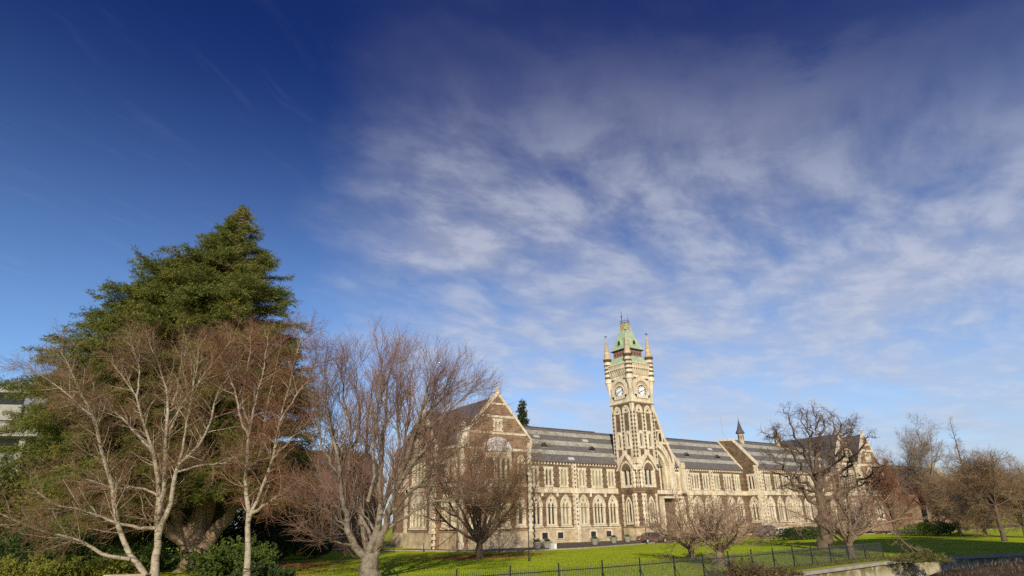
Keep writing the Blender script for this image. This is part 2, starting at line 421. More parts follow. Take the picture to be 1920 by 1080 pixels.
class MB:
    def __init__(s, m=None): s.V, s.F, s.marks = [], [], ([(0, m)] if m else [])
    def use(s, m): s.marks.append((len(s.F), m)); return s
    def add(s, vs, fs):
        b = len(s.V); s.V += [tuple(v) for v in vs]; s.F += [tuple(i + b for i in f) for f in fs]
    def box(s, x0, x1, y0, y1, z0, z1):
        s.add([(x, y, z) for z in (z0, z1) for y in (y0, y1) for x in (x0, x1)],
              [(0, 2, 3, 1), (4, 5, 7, 6), (0, 1, 5, 4), (2, 6, 7, 3), (0, 4, 6, 2), (1, 3, 7, 5)])
    def fbox(s, f, u0, u1, v0, v1, d0, d1):
        s.add([f.p(a, b, d) for d in (d0, d1) for b in (v0, v1) for a in (u0, u1)],
              [(0, 2, 3, 1), (4, 5, 7, 6), (0, 1, 5, 4), (2, 6, 7, 3), (0, 4, 6, 2), (1, 3, 7, 5)])
    def plate(s, f, outer, holes=(), d0=-0.25, d1=0.03, back=False, sides=True):
        """flat plate with holes: front at d1, edges and hole reveals back to d0"""
        loops = [list(outer)] + [list(h_) for h_ in holes]
        flat = [q for l in loops for q in l]
        tris = tessellate_polygon([[Vector((q[0], q[1], 0)) for q in l] for l in loops])
        b = len(s.V)
        s.V += [tuple(f.p(q[0], q[1], d1)) for q in flat]
        for t in tris:
            a, bb, c = (Vector((*flat[i], 0)) for i in t)
            cr = (bb - a).cross(c - a).z
            if abs(cr) < 1e-9: continue
            s.F.append(tuple(b + i for i in (t if cr > 0 else t[::-1])))
        if not sides: return
        b2 = len(s.V)
        s.V += [tuple(f.p(q[0], q[1], d0)) for q in flat]
        k = 0
        for li, l in enumerate(loops):
            n = len(l)
            area = sum(l[i][0] * l[(i + 1) % n][1] - l[(i + 1) % n][0] * l[i][1] for i in range(n))
            out = (area > 0) == (li == 0)
            for i in range(n):
                a, c = k + i, k + (i + 1) % n
                q = (b2 + a, b2 + c, b + c, b + a)
                s.F.append(q if out else q[::-1])
            k += n
        if back:
            for t in tris: s.F.append(tuple(b2 + i for i in t))
    def prism(s, pts_a, pts_b):
        n = len(pts_a)
        s.add(list(pts_a) + list(pts_b), [tuple(range(n))[::-1], tuple(range(n, 2 * n))] +
              [(i, (i + 1) % n, n + (i + 1) % n, n + i) for i in range(n)])
    def lathe(s, cx, cy, prof, segs=12, turn=0.0, a0=0.0, a1=2 * math.pi):
        full = abs(a1 - a0 - 2 * math.pi) < 1e-6
        cols = segs if full else segs + 1
        vs = [(cx + r * math.cos(a0 + turn + (a1 - a0) * i / segs), cy + r * math.sin(a0 + turn + (a1 - a0) * i / segs), z) for r, z in prof for i in range(cols)]
        fs = []
        for j in range(len(prof) - 1):
            for i in range(segs):
                i2 = (i + 1) % cols
                fs.append((j * cols + i, j * cols + i2, (j + 1) * cols + i2, (j + 1) * cols + i))
        s.add(vs, fs)
    def tube(s, pts, rs, sides=6):
        pts = [Vector(q) for q in pts]; n = len(pts); vs = []
        for i, q in enumerate(pts):
            t = (pts[min(i + 1, n - 1)] - pts[max(i - 1, 0)]).normalized()
            r = Vector((0, 0, 1)) if abs(t.z) < 0.9 else Vector((1, 0, 0))
            a = t.cross(r).normalized(); c = t.cross(a)
            rr = rs[i] if isinstance(rs, (list, tuple)) else rs
            vs += [q + (a * math.cos(2 * math.pi * k / sides) + c * math.sin(2 * math.pi * k / sides)) * rr for k in range(sides)]
        fs = [(i * sides + k, i * sides + (k + 1) % sides, (i + 1) * sides + (k + 1) % sides, (i + 1) * sides + k) for i in range(n - 1) for k in range(sides)]
        fs += [tuple(range(sides))[::-1], tuple(range((n - 1) * sides, n * sides))]
        s.add(vs, fs)
    def build(s, name, m=None, parent=None, smooth=False):
        me = bpy.data.meshes.new(name)
        me.from_pydata(s.V, [], s.F); me.update()
        marks = s.marks or [(0, m)]
        names = []
        for _, q in marks:
            if q not in names: names.append(q)
        for q in names: me.materials.append(MATS[q])
        if len(names) > 1:
            idx = np.zeros(len(me.polygons), np.int32)
            for k, (st, q) in enumerate(marks):
                idx[st:(marks[k + 1][0] if k + 1 < len(marks) else len(idx))] = names.index(q)
            me.polygons.foreach_set('material_index', idx)
        if smooth:
            for p_ in me.polygons: p_.use_smooth = True
        o = bpy.data.objects.new(name, me)
        link(o, parent)
        if parent is not None:
            w = Vector((0, 0, 0)); q = parent
            while q is not None: w += q.location; q = q.parent
            o.location = -w                     # parents are only ever moved, so geometry stays in world space
        return o

# ------------------------------------------------------------------ ground, road, river
def sheet(name, pts, z, m, kind='structure', parent=None):
    mb = MB()
    tr = tessellate_polygon([[Vector((q[0], q[1], 0)) for q in pts]])
    fs = []
    for t in tr:
        a, b, c = (Vector((*pts[i], 0)) for i in t)
        fs.append(t if (b - a).cross(c - a).z > 0 else t[::-1])
    mb.add([(q[0], q[1], z) for q in pts], fs)
    o = mb.build(name, m); tag(o, kind=kind); return o

WALL_LINE = [(-400, 23.4), (20, 22.2), (33, 23.4), (48, 25.0), (56.5, 24.4), (75, 19.0), (120, 8.0), (400, -60)]
sheet('lawn', WALL_LINE + [(3000, -60), (3000, 3000), (-3000, 3000), (-3000, 23.4)], 0.0, 'lawn')
sheet('river', [(-400, -30), (400, -90), (400, -58), (120, 10), (75, 21), (56.5, 26.5), (48, 27), (33, 25.4), (20, 24), (-400, 25)], -3.6, 'river_bed')
ROAD_EDGE = [(-60, 112), (20, 96), (30, 84), (35.5, 72.5), (39.5, 62.5), (43.5, 60.6), (52, 61.2), (61.8, 64.1), (74, 68.5), (88, 75.0), (100, 76.3), (112, 67.5), (128, 62.0), (240, 60.0)]
sheet('driveway', ROAD_EDGE + [(240, 80.3), (30, 80.3), (24, 100), (-60, 118)], 0.004, 'asphalt')
mb = MB()
for a, b in zip(ROAD_EDGE[:-1], ROAD_EDGE[1:]):
    dv = (Vector(b) - Vector(a)).normalized(); nv = Vector((-dv.y, dv.x)) * 0.09
    a2, b2 = Vector(a), Vector(b)
    c = [a2 - nv, b2 - nv, b2 + nv, a2 + nv]
    mb.prism([(q.x, q.y, -0.05) for q in c], [(q.x, q.y, 0.11) for q in c])
tag(mb.build('kerb', 'kerb_stone'), kind='structure')

# retaining wall along the river
def polyline_wall(line, z0, z1, thick, mb):
    for a, b in zip(line[:-1], line[1:]):
        dv = (Vector(b) - Vector(a)).normalized(); nv = Vector((dv.y, -dv.x))
        a2, b2 = Vector(a), Vector(b)
        c = [a2, b2, b2 + nv * thick, a2 + nv * thick]
        mb.prism([(q.x, q.y, z0) for q in c][::-1], [(q.x, q.y, z1) for q in c][::-1])
mb = MB('retaining_wall'); polyline_wall([(q[0], q[1]) for q in WALL_LINE], -4.0, -0.18, 0.35, mb)
rw = mb.build('river_wall')
tag(rw, 'weathered pale concrete river wall with mossy streaks below the lawn', 'wall')
mb = MB('kerb_stone'); polyline_wall([(q[0], q[1] + 0.05) for q in WALL_LINE], -0.175, 0.02, 0.52, mb)
mb.build('coping', parent=rw)

# near bank of the stream, just inside the bottom right corner
nx, ny = 60, 26
V = []
rg = random.Random(5)
for j in range(ny):
    for i in range(nx):
        x = 14 + i * 1.6; y = -18 + j * 1.3
        s = max(0.0, min(1.0, (x - 17) / 10)); e = max(0.0, min(1.0, (16.5 - y) / 5.0)); e = e * e * (3 - 2 * e)
        V.append((x, y, -3.9 + (3.9 + 1.15 * s) * e + rg.uniform(-.09, .09)))
F_ = [(j * nx + i, j * nx + i + 1, (j + 1) * nx + i + 1, (j + 1) * nx + i) for j in range(ny - 1) for i in range(nx - 1)]
me = raw_mesh('near_bank', V, F_, smooth=True); me.materials.append(MATS['soil'])
tag(link(bpy.data.objects.new('near_bank', me)), kind='structure')

# ------------------------------------------------------------------ the stone college building
YF = 80.6
FACE = Fr((0, YF, 0), (1, 0, 0), (0, -1, 0))
hall = thing('college_building', 'long gothic college building of dark stone with white dressings, slate roof and clock tower', 'building', (78.7, 78.3, 0))

def jag(u0, u1, v0, v1, j=0.13, step=0.36):
    """a panel whose upright edges run in long and short blocks"""
    n = max(1, int(round((v1 - v0) / step))); L, R = [], []
    for i in range(n):
        a, b = v0 + (v1 - v0) * i / n, v0 + (v1 - v0) * (i + 1) / n
        d_ = j if i % 2 else 0.0
        R += [(u1 + d_, a), (u1 + d_, b)]; L += [(u0 - d_, a), (u0 - d_, b)]
    return R + L[::-1]

def glass(f, u0, u1, v0, v1, depth, parent):
    mb = MB('window_glass'); mb.add([f.p(u0, v0, depth), f.p(u1, v0, depth), f.p(u1, v1, depth), f.p(u0, v1, depth)], [(0, 1, 2, 3)])
    return mb.build('glass', parent=parent)

def lancets(cx, n, lw, gap, z0, zs, zt):
    W = n * lw + (n - 1) * gap
    return [arch(cx - W / 2 + lw / 2 + i * (lw + gap), lw, z0, zs, zt, 3) for i in range(n)], W

def win_square(f, cx, n, z0, zt, parent=hall, lw=0.50, gap=0.22, margin=0.22):
    """a row of lancets in a pale squared panel; returns the hole to leave in the wall"""
    hs, W = lancets(cx, n, lw, gap, z0 + 0.18, zt - 0.85, zt - 0.30)
    u0, u1 = cx - W / 2 - margin, cx + W / 2 + margin
    mb = MB('oamaru_stone'); mb.plate(f, jag(u0, u1, z0, zt), hs, -0.22, 0.045)
    mb.fbox(f, u0 - 0.1, u1 + 0.1, z0 - 0.16, z0 - 0.003, -0.1, 0.14)
    for i in range(1, n):                       # slender shafts between the lights
        c = cx - W / 2 + i * (lw + gap) - gap / 2
        mb.fbox(f, c - 0.06, c + 0.06, z0 + 0.2, zt - 0.9, 0.047, 0.10)
    w = mb.build('window', parent=parent)
    glass(f, u0 + 0.1, u1 - 0.1, z0 + 0.1, zt - 0.1, -0.19, w)
    return [(u0 + .12, z0 + .05), (u1 - .12, z0 + .05), (u1 - .12, zt - .05), (u0 + .12, zt - .05)]

def win_arch(f, cx, w_, z0, zs, zt, n, parent=hall, roundel=True, lw=None):
    gap = 0.2
    lw = lw or (w_ - 0.55 - gap * (n - 1)) / n
    zl = zs + 0.05
    hs, W = lancets(cx, n, lw, gap, z0 + 0.25, zl - 0.1, zl + 0.45)
    if roundel:
        rr = min(0.26, w_ * 0.13); zc = zl + 0.45 + (zt - zl - 0.45) * 0.36
        hs = hs + [[(cx + rr * math.cos(a), zc + rr * math.sin(a)) for a in [2 * math.pi * i / 8 for i in range(8)]]]
    mb = MB('oamaru_stone'); mb.plate(f, arch(cx, w_, z0, zs, zt), hs, -0.30, -0.05)
    mb.plate(f, arch(cx, w_ + 0.30, z0, zs, zt + 0.22), [arch(cx, w_, z0, zs, zt)], -0.30, 0.05)
    mb.plate(f, arch(cx, w_ + 0.46, zs - 0.15, zs, zt + 0.36), [arch(cx, w_ + 0.304, zs - 0.10, zs, zt + 0.224)], 0.0, 0.11)
    mb.fbox(f, cx - w_ / 2 - 0.3, cx + w_ / 2 + 0.3, z0 - 0.22, z0 - 0.003, -0.1, 0.15)
    w = mb.build('window', parent=parent)
    glass(f, cx - w_ / 2 + 0.06, cx + w_ / 2 - 0.06, z0 + 0.1, zl + 1.0 if roundel else zl + .5, -0.27, w)
    return arch(cx, w_ + 0.24, z0 + 0.03, zs, zt + 0.18)

def face_holes(f, spec_up, spec_low, parent=hall):
    holes = []
    for x, n in spec_up: holes.append(win_square(f, x, n, 8.28, 11.25, parent))
    for x, n in spec_low: holes.append(win_arch(f, x, 1.75 if n == 2 else 2.35, 2.45, 5.35, 6.75, n, parent))
    return holes

def trims(mb, f, u0, u1, skip=()):
    mb.use('oamaru_stone')
    mb.fbox(f, u0, u1, 7.52, 8.10, -0.1, 0.075)
    mb.fbox(f, u0, u1, 7.30, 7.517, -0.1, 0.13)
    mb.use('tan_stone'); mb.fbox(f, u0, u1, 11.93, 12.16, -0.1, 0.22)
    mb.use('oamaru_stone')
    k = int((u1 - u0) / 0.62)
    for i in range(k):
        c = u0 + (i + 0.5) * (u1 - u0) / k
        mb.fbox(f, c - 0.10, c + 0.10, 11.60, 11.927, -0.1, 0.16)
    mb.use('plinth_stone'); mb.fbox(f, u0, u1, 0, 1.95, -0.1, 0.10)
    mb.use('oamaru_stone'); mb.fbox(f, u0, u1, 1.953, 2.12, -0.1, 0.16)

def cellar(f, cx, w_, parent=hall):
    mb = MB('oamaru_stone'); mb.plate(f, [(cx - w_/2 - .22, .55), (cx + w_/2 + .22, .55), (cx + w_/2 + .22, 1.75), (cx - w_/2 - .22, 1.75)],
                                      [[(cx - w_/2, .62), (cx - w_/2, 1.5), (cx + w_/2, 1.5), (cx + w_/2, .62)]], 0.05, 0.19)
    o = mb.build('cellar_window', parent=parent)
    g = MB('dark_glass'); g.add([f.p(cx - w_/2, .62, .115), f.p(cx + w_/2, .62, .115), f.p(cx + w_/2, 1.5, .115), f.p(cx - w_/2, 1.5, .115)], [(0, 1, 2, 3)])
    g.build('glass', parent=o)

def buttress(f, cx, w_=0.85, top=11.75, parent=hall):
    mb = MB('oamaru_stone')
    for z0, z1, d_ in ((0, 2.3, 0.75), (2.303, 7.2, 0.55), (7.203, top, 0.34)):
        mb.plate(f, jag(cx - w_ / 2 + .1, cx + w_ / 2 - .1, z0, z1, 0.09), (), 0.0, d_)
    mb.prism([f.p(cx - w_/2, 7.2, .1), f.p(cx + w_/2, 7.2, .1), f.p(cx + w_/2, 7.2, .70), f.p(cx - w_/2, 7.2, .70)],
             [f.p(cx - w_/2, 7.75, .1), f.p(cx + w_/2, 7.75, .1), f.p(cx + w_/2, 7.75, .36), f.p(cx - w_/2, 7.75, .36)])
    mb.use('dark_stone')
    z = 2.5
    while z < top - 0.4:
        d_ = 0.562 if z < 6.9 else 0.352
        if not 6.7 < z < 7.9: mb.fbox(f, cx - .12, cx + .12, z, z + 0.30, 0.2, d_)
        z += 0.62
    return mb.build('buttress', parent=parent)

# left range between the gabled wing and the tower
up_l = [(58.6, 2), (61.4, 2), (64.45, 2), (68.25, 2), (71.45, 3), (74.65, 2)]
lo_l = [(58.9, 2), (61.75, 2), (64.6, 2), (68.35, 2), (71.55, 3), (74.7, 2)]
hl = face_holes(FACE, up_l, lo_l)
mb = MB('rubble_stone')
mb.plate(FACE, [(50.3, 0), (76.1, 0), (76.1, 12.0), (50.3, 12.0)], hl, -0.45, 0.0)
trims(mb, FACE, 50.35, 76.05)
mb.use('oamaru_stone')
for x in (60.0, 63.0, 69.9, 73.1): mb.plate(FACE, [(x - .22, 6.75), (x + .22, 6.75), (x + .22, 7.1), (x + .12, 7.295), (x - .12, 7.295), (x - .22, 7.1)], (), 0, .1)
mb.build('wall', parent=hall)
buttress(FACE, 66.5)
for x in (60.2, 63.2, 69.9, 73.2): cellar(FACE, x, 1.1)

# right range, and beyond it the further range set forward with its own end gable
up_r = [(91.4, 2), (95.9, 3), (98.85, 2), (102.0, 2), (105.4, 3), (108.2, 2)]
lo_r = [(91.4, 2), (95.9, 3), (98.95, 2), (102.0, 2), (105.5, 3), (108.3, 2)]
hr = face_holes(FACE, up_r, lo_r)
mb = MB('rubble_stone')
mb.plate(FACE, [(81.3, 0), (110.5, 0), (110.5, 12.0), (81.3, 12.0)], hr, -0.45, 0.0)
trims(mb, FACE, 89.1, 110.45)
mb.build('wall', parent=hall)
for x in (93.7, 100.4): buttress(FACE, x)
for x in (97.4, 103.6): cellar(FACE, x, 1.1)
YG = 77.3
FACE2 = Fr((0, YG, 0), (1, 0, 0), (0, -1, 0))
xs2 = [(113.5, 2), (116.5, 2), (119.5, 3), (122.6, 2), (125.8, 2), (128.8, 3), (132.0, 2), (135.4, 2)]
hr = face_holes(FACE2, xs2, xs2)
mb = MB('rubble_stone')
mb.plate(FACE2, [(110.5, 0), (139.0, 0), (139.0, 12.2), (110.5, 12.2)], hr, -0.45, 0.0)
trims(mb, FACE2, 110.55, 138.95)
mb.build('wall', parent=hall)
for x in (111.3, 121.1, 130.4): buttress(FACE2, x)
EG = Fr((110.5, 91.0, 0), (0, -1, 0), (-1, 0, 0))
eu = lambda y: 91.0 - y
eh = [win_square(EG, eu(78.95), 2, 8.28, 11.3, lw=.5), win_arch(EG, eu(79.0), 1.75, 2.45, 5.2, 6.7, 2)]
mb = MB('rubble_stone')
mb.plate(EG, [(0, 0), (eu(77.3), 0), (eu(77.3), 13.1), (eu(82.2), 18.2), (eu(85.8), 18.3), (0, 12.6)], eh, -.6, 0)
mb.use('oamaru_stone'); mb.fbox(EG, eu(80.5), eu(77.3), 7.3, 8.1, -.1, .09)
mb.plate(EG, jag(eu(77.9), eu(77.25), 0, 12.9, .12), (), -.3, .06)
for a, b in (((77.1, 12.95), (82.2, 18.25)), ((82.2, 18.25), (85.3, 18.45)), ((85.3, 18.45), (91.2, 12.6))):
    q = [EG.p(eu(a[0]), a[1] - .12, .1), EG.p(eu(b[0]), b[1] - .12, .1), EG.p(eu(b[0]), b[1] + .32, .1), EG.p(eu(a[0]), a[1] + .32, .1)]
    mb.prism(q, [v + Vector((.75, 0, 0)) for v in q])
q = [EG.p(eu(80.5), 12.2, .12), EG.p(eu(85.5), 18.1, .12), EG.p(eu(85.5), 18.4, .12), EG.p(eu(80.5), 12.5, .12)]
mb.prism([v + Vector((-.25, 0, 0)) for v in q], [v + Vector((.2, 0, 0)) for v in q])
mb.build('end_gable', parent=hall)

# the rest of the outer walls
mb = MB('rubble_stone')
mb.box(40.0, 156.0, 90.7, 91.0, 0, 12.0)
mb.build('rear_wall', parent=hall)

# main roof
RE, RZ, RY = 80.28, 18.1, 85.7
def roof_at(x, t): return (x, RE + (RY - RE) * t, 12.12 + (RZ - 12.12) * t)
mb = MB('slate')
for x0, x1 in ((44.9, 110.7),):
    a = [(x0, RE, 12.12), (x0, RY, RZ), (x0, 2 * RY - RE, 12.12), (x0, 2 * RY - RE, 12.0), (x0, RY, RZ - .2), (x0, RE, 12.0)]
    mb.prism(a, [(x1, q[1], q[2]) for q in a])
roof = mb.build('roof', parent=hall)
mb = MB('slate')
a = [(111.0, YG - .3, 12.3), (111.0, 82.2, 18.2), (111.0, 91.2, 12.1), (111.0, 91.2, 11.9), (111.0, 82.2, 17.9), (111.0, YG - .3, 12.1)]
mb.prism(a, [(143.0, q[1], q[2]) for q in a])
mb.use('plain_slate'); mb.box(111.3, 143.0, 82.06, 82.34, 18.12, 18.32)
mb.build('roof', parent=hall)
mb = MB('plain_slate')
mb.box(50, 76.0, RY - .14, RY + .14, RZ - .05, RZ + .12); mb.box(82, 110.5, RY - .14, RY + .14, RZ - .05, RZ + .12)
mb.build('ridge_tiles', parent=roof)
def roof_hit(px, py):
    r = ray(px, py); a = Vector((50, RE, 12.12)); n = Vector((0, -(RZ - 12.12), RY - RE)).normalized()
    return EYE + r * ((a - EYE).dot(n) / r.dot(n))
for px, py in ((1021, 839), (1111, 846), (1289, 857), (1347, 861)):
    c = roof_hit(px, py); s = (RZ - 12.12) / (RY - RE)
    mb = MB('plain_slate')
    w_, h_ = .55, .75
    yb = h_ / s + .15
    for sx in (-1, 1):
        mb.prism([(c.x, c.y - .05, c.z + h_ + .12), (c.x + sx * (w_ + .12), c.y - .05, c.z + h_ * .45), (c.x + sx * (w_ + .12), c.y - .05, c.z + h_ * .35), (c.x, c.y - .05, c.z + h_)],
                 [(c.x, c.y + yb, c.z + h_ + .12), (c.x + sx * (w_ + .12), c.y + yb, c.z + h_ * .45), (c.x + sx * (w_ + .12), c.y + yb, c.z + h_ * .35), (c.x, c.y + yb, c.z + h_)])
    mb.use('grey_metal_roof'); mb.box(c.x - w_, c.x + w_, c.y, c.y + .35, c.z - .3, c.z + .08)
    mb.use('dark_hollow'); mb.prism([(c.x - w_, c.y + .02, c.z + .08), (c.x + w_, c.y + .02, c.z + .08), (c.x + w_, c.y + .02, c.z + .34), (c.x, c.y + .02, c.z + h_), (c.x - w_, c.y + .02, c.z + .34)],
                                    [(c.x - w_, c.y + .3, c.z + .08), (c.x + w_, c.y + .3, c.z + .08), (c.x + w_, c.y + .3, c.z + .34), (c.x, c.y + .3, c.z + h_), (c.x - w_, c.y + .3, c.z + .34)])
    mb.build('dormer', parent=roof)
for px, py in ((1006, 819), (1097, 827), (1331, 843), (1071, 861)):
    c = roof_hit(px, py); n = Vector((0, -.74, .67)); up_ = Vector((0, .67, .74))
    mb = MB('lead')
    q = [c + Vector((sx * .55, 0, 0)) + up_ * sy * .28 for sx, sy in ((-1, -1), (1, -1), (1, 1), (-1, 1))]
    mb.prism([v - n * .02 for v in q], [v + n * .14 for v in q])
    mb.build('skylight', parent=roof)

# raking parapet beside the entrance (white coping running down the slates)
def raking(x0, x1, lift, m, name, t0=0.0, t1=1.0, side='oamaru_stone'):
    mb = MB(m)
    a0, a1 = Vector(roof_at(x0, t0)), Vector(roof_at(x0, t1)); n = Vector((0, -.74, .67))
    q = [a0 - n * .3, a1 - n * .3, a1 + n * lift, a0 + n * lift]
    mb.prism(q, [v + Vector((x1 - x0, 0, 0)) for v in q])
    return mb.build(name, parent=hall)
raking(91.7, 92.25, 0.42, 'oamaru_stone', 'parapet_coping', -0.08, 0.66)
mb = MB('oamaru_stone'); mb.box(91.55, 92.5, 79.75, 80.7, 7.5, 12.9); mb.build('parapet_pier', parent=hall)

mb = MB('steel'); mb.tube([(110.9, 84.3, 18.0), (110.6, 84.3, 24.4)], [.06, .035], 5); mb.build('flagpole', parent=hall)

# roof turrets (ventilators)
def turret(x, y, z, s=1.0, m='plain_slate', parent=hall):
    mb = MB('plinth_stone'); mb.lathe(x, y, [(0.62 * s, z - 1), (0.60 * s, z + 2.0 * s)], 8)
    mb.use('dark_hollow')
    for k in range(8):
        a = math.pi * k / 4
        f = Fr((x + .57 * s * math.cos(a), y + .57 * s * math.sin(a), 0), (-math.sin(a), math.cos(a), 0), (math.cos(a), math.sin(a), 0))
        mb.plate(f, arch(0, .2 * s, z + .6 * s, z + 1.4 * s, z + 1.75 * s, 2), (), -.02, .03)
    mb.use(m); mb.lathe(x, y, [(0.95 * s, z + 1.95 * s), (0.97 * s, z + 2.1 * s), (0.55 * s, z + 2.9 * s), (0.12 * s, z + 4.6 * s), (0.05, z + 5.0 * s)], 8)
    mb.use('iron'); mb.tube([(x, y, z + 4.8 * s), (x, y, z + 5.7 * s)], .035, 4)
    return mb.build('roof_turret', parent=parent)
turret(113.7, 82.2, 17.9, .96)
turret(126.4, 82.2, 17.9, 0.85, 'brown_roof')

# ------------------------------------------------------------------ gabled wings
def gable_wing(x0, x1, yf, yb, ze, za, lefts, label_=None):
    """front wall with gable, coping, roof and side walls; returns the wall builder's frames"""
    xc = (x0 + x1) / 2
    f = Fr((0, yf, 0), (1, 0, 0), (0, -1, 0))
    mb = MB('plain_slate')
    s = (za - ze) / (xc - x0)
    for sx in (-1, 1):
        e = xc + sx * (xc - x0 + .3)
        q = [(xc, yf + .25, za - .35), (e, yf + .25, ze - .75), (e, yf + .25, ze - .95), (xc, yf + .25, za - .6)]
        mb.prism(q, [(a[0], yb, a[2]) for a in q])
    mb.build('wing_roof', parent=hall)
    mb = MB('oamaru_stone')
    for sx in (-1, 1):
        e = xc + sx * (xc - x0)
        q = [(xc, yf - .12, za + .25), (e + sx * .1, yf - .12, ze + .2), (e + sx * .1, yf - .12, ze - .25), (xc, yf - .12, za - .30)]
        mb.prism(q, [(a[0], yf + .5, a[2]) for a in q])
        mb.box(min(e, e + sx * .25), max(e, e + sx * .25), yf - .18, yf + .6, ze - 1.0, ze + .1)
    mb.prism([(xc - .3, yf - .1, za), (xc + .3, yf - .1, za), (xc + .3, yf + .4, za), (xc - .3, yf + .4, za)],
             [(xc - .08, yf + .1, za + .9), (xc + .08, yf + .1, za + .9), (xc + .08, yf + .2, za + .9), (xc - .08, yf + .2, za + .9)])
    mb.build('gable_coping', parent=hall)
    return f

GX0, GX1, GY = 39.9, 50.3, 70.0
f = gable_wing(GX0, GX1, GY, 91.2, 13.7, 19.55, True)
holes = [win_square(f, 45.1, 2, 14.55, 16.1, lw=.34, gap=.2, margin=.22),
         win_arch(f, 48.75, 0.9, 9.2, 10.5, 11.2, 1, roundel=False), win_arch(f, 41.5, 0.9, 9.2, 10.5, 11.2, 1, roundel=False),
         win_arch(f, 45.1, 3.2, 2.5, 5.0, 6.3, 3), win_arch(f, 41.6, 1.2, 2.6, 4.9, 5.9, 1, roundel=False), win_arch(f, 48.6, 1.2, 2.6, 4.9, 5.9, 1, roundel=False)]
mb = MB('brown_stone')
mb.plate(f, [(GX0, 0), (GX1, 0), (GX1, 13.4), (45.1, 19.3), (GX0, 13.4)], holes, -0.5, 0.0)
mb.use('oamaru_stone')
for z, hh in ((11.95, .32), (14.05, .28), (16.25, .30), (17.95, .26)):
    hw = 5.2 if z < 13.7 else 5.2 * (19.3 - z) / 5.9 - .05
    mb.plate(f, [(45.1 - hw, z), (45.1 + hw, z), (45.1 + hw, z + hh), (45.1 - hw, z + hh)], (), -.1, .05)
mb.fbox(f, GX0, GX1, 7.4, 7.75, -.1, .08)
mb.plate(f, jag(GX1 - .42, GX1 + .02, 0, 13.2, .16), (), -.4, .07); mb.plate(f, jag(GX0 - .02, GX0 + .42, 0, 13.2, .16), (), -.4, .07)
mb.use('plinth_stone'); mb.fbox(f, GX0 - .05, GX1 + .05, 0, 1.95, -.1, .12)
# side wall towards the tower
fr = Fr((GX1, GY, 0), (0, 1, 0), (1, 0, 0))
mb.use('brown_stone'); mb.plate(fr, [(.5, 0), (10.6, 0), (10.6, 12.9), (.5, 12.9)], (), -.4, 0.0)
mb.use('oamaru_stone'); mb.fbox(fr, .5, 10.6, 12.2, 12.5, -.1, .1)
mb.build('wing_wall', parent=hall)
# corner turret of the gable, left
mb = MB('brown_stone'); mb.box(39.35, 40.35, 69.6, 70.6, 0, 12.0)
mb.use('oamaru_stone'); mb.box(39.25, 40.45, 69.5, 70.7, 12.003, 14.2)
mb.prism([(39.2, 69.45, 14.203), (40.5, 69.45, 14.203), (40.5, 70.75, 14.203), (39.2, 70.75, 14.203)], [(39.8, 70.05, 15.5), (39.95, 70.05, 15.5), (39.95, 70.2, 15.5), (39.8, 70.2, 15.5)])
for k in range(16):
    e = .34 if k % 2 else .5
    mb.box(39.33, 39.35 + e, 69.58, 69.7, .1 + k * .74, .1 + k * .74 + .735)
    mb.box(39.33, 39.4, 69.705, 69.6 + e, .1 + k * .74, .1 + k * .74 + .735)
mb.build('corner_buttress', parent=hall)
# oriel with a half-domed lead roof
mb = MB('oamaru_stone')
def canted(r, sq=0.55): return [(45.1 - r, GY), (45.1 - r * .55, GY - r * sq), (45.1 + r * .55, GY - r * sq), (45.1 + r, GY)]
def ring(z, r): return [(x, y, z) for x, y in canted(r)]
mb.prism(ring(5.9, .5), ring(7.3, 2.15)); mb.prism(ring(7.3, 2.25), ring(8.1, 2.25)); mb.prism(ring(11.2, 2.25), ring(11.7, 2.3))
mb.prism(ring(8.1, 2.05), ring(11.2, 2.05))
orl = mb.build('oriel', parent=hall)
cc = canted(2.05)
for (a, b), n in zip(zip(cc[:-1], cc[1:]), (1, 3, 1)):
    a, b = Vector((*a, 0)), Vector((*b, 0)); u = (b - a); L = u.length; u.normalize(); nn = Vector((u.y, -u.x, 0))
    ff = Fr(a, u, nn); k = n
    hs = [arch((i + .5) * L / k, L / k - .3, 8.35, 10.4, 10.95, 3) for i in range(k)]
    mb = MB('oamaru_stone'); mb.plate(ff, [(0, 8.1), (L, 8.1), (L, 11.2), (0, 11.2)], hs, 0.0, .22); w = mb.build('oriel_light', parent=orl)
    mb.use('window_glass')
    g = MB('window_glass'); g.add([ff.p(.05, 8.2, .03), ff.p(L - .05, 8.2, .03), ff.p(L - .05, 11.1, .03), ff.p(.05, 11.1, .03)], [(0, 1, 2, 3)]); g.build('oriel_glass', parent=orl)
mb = MB('lead')
prof = [(2.5, 11.7), (2.5, 11.82), (2.3, 12.3), (1.9, 12.9), (1.3, 13.4), (0.6, 13.65), (0.02, 13.72)]
prev = None
for r, z in prof:
    cur = ring(z, r)
    if prev: mb.prism(prev, cur)
    prev = cur
mb.build('oriel_roof', parent=hall)

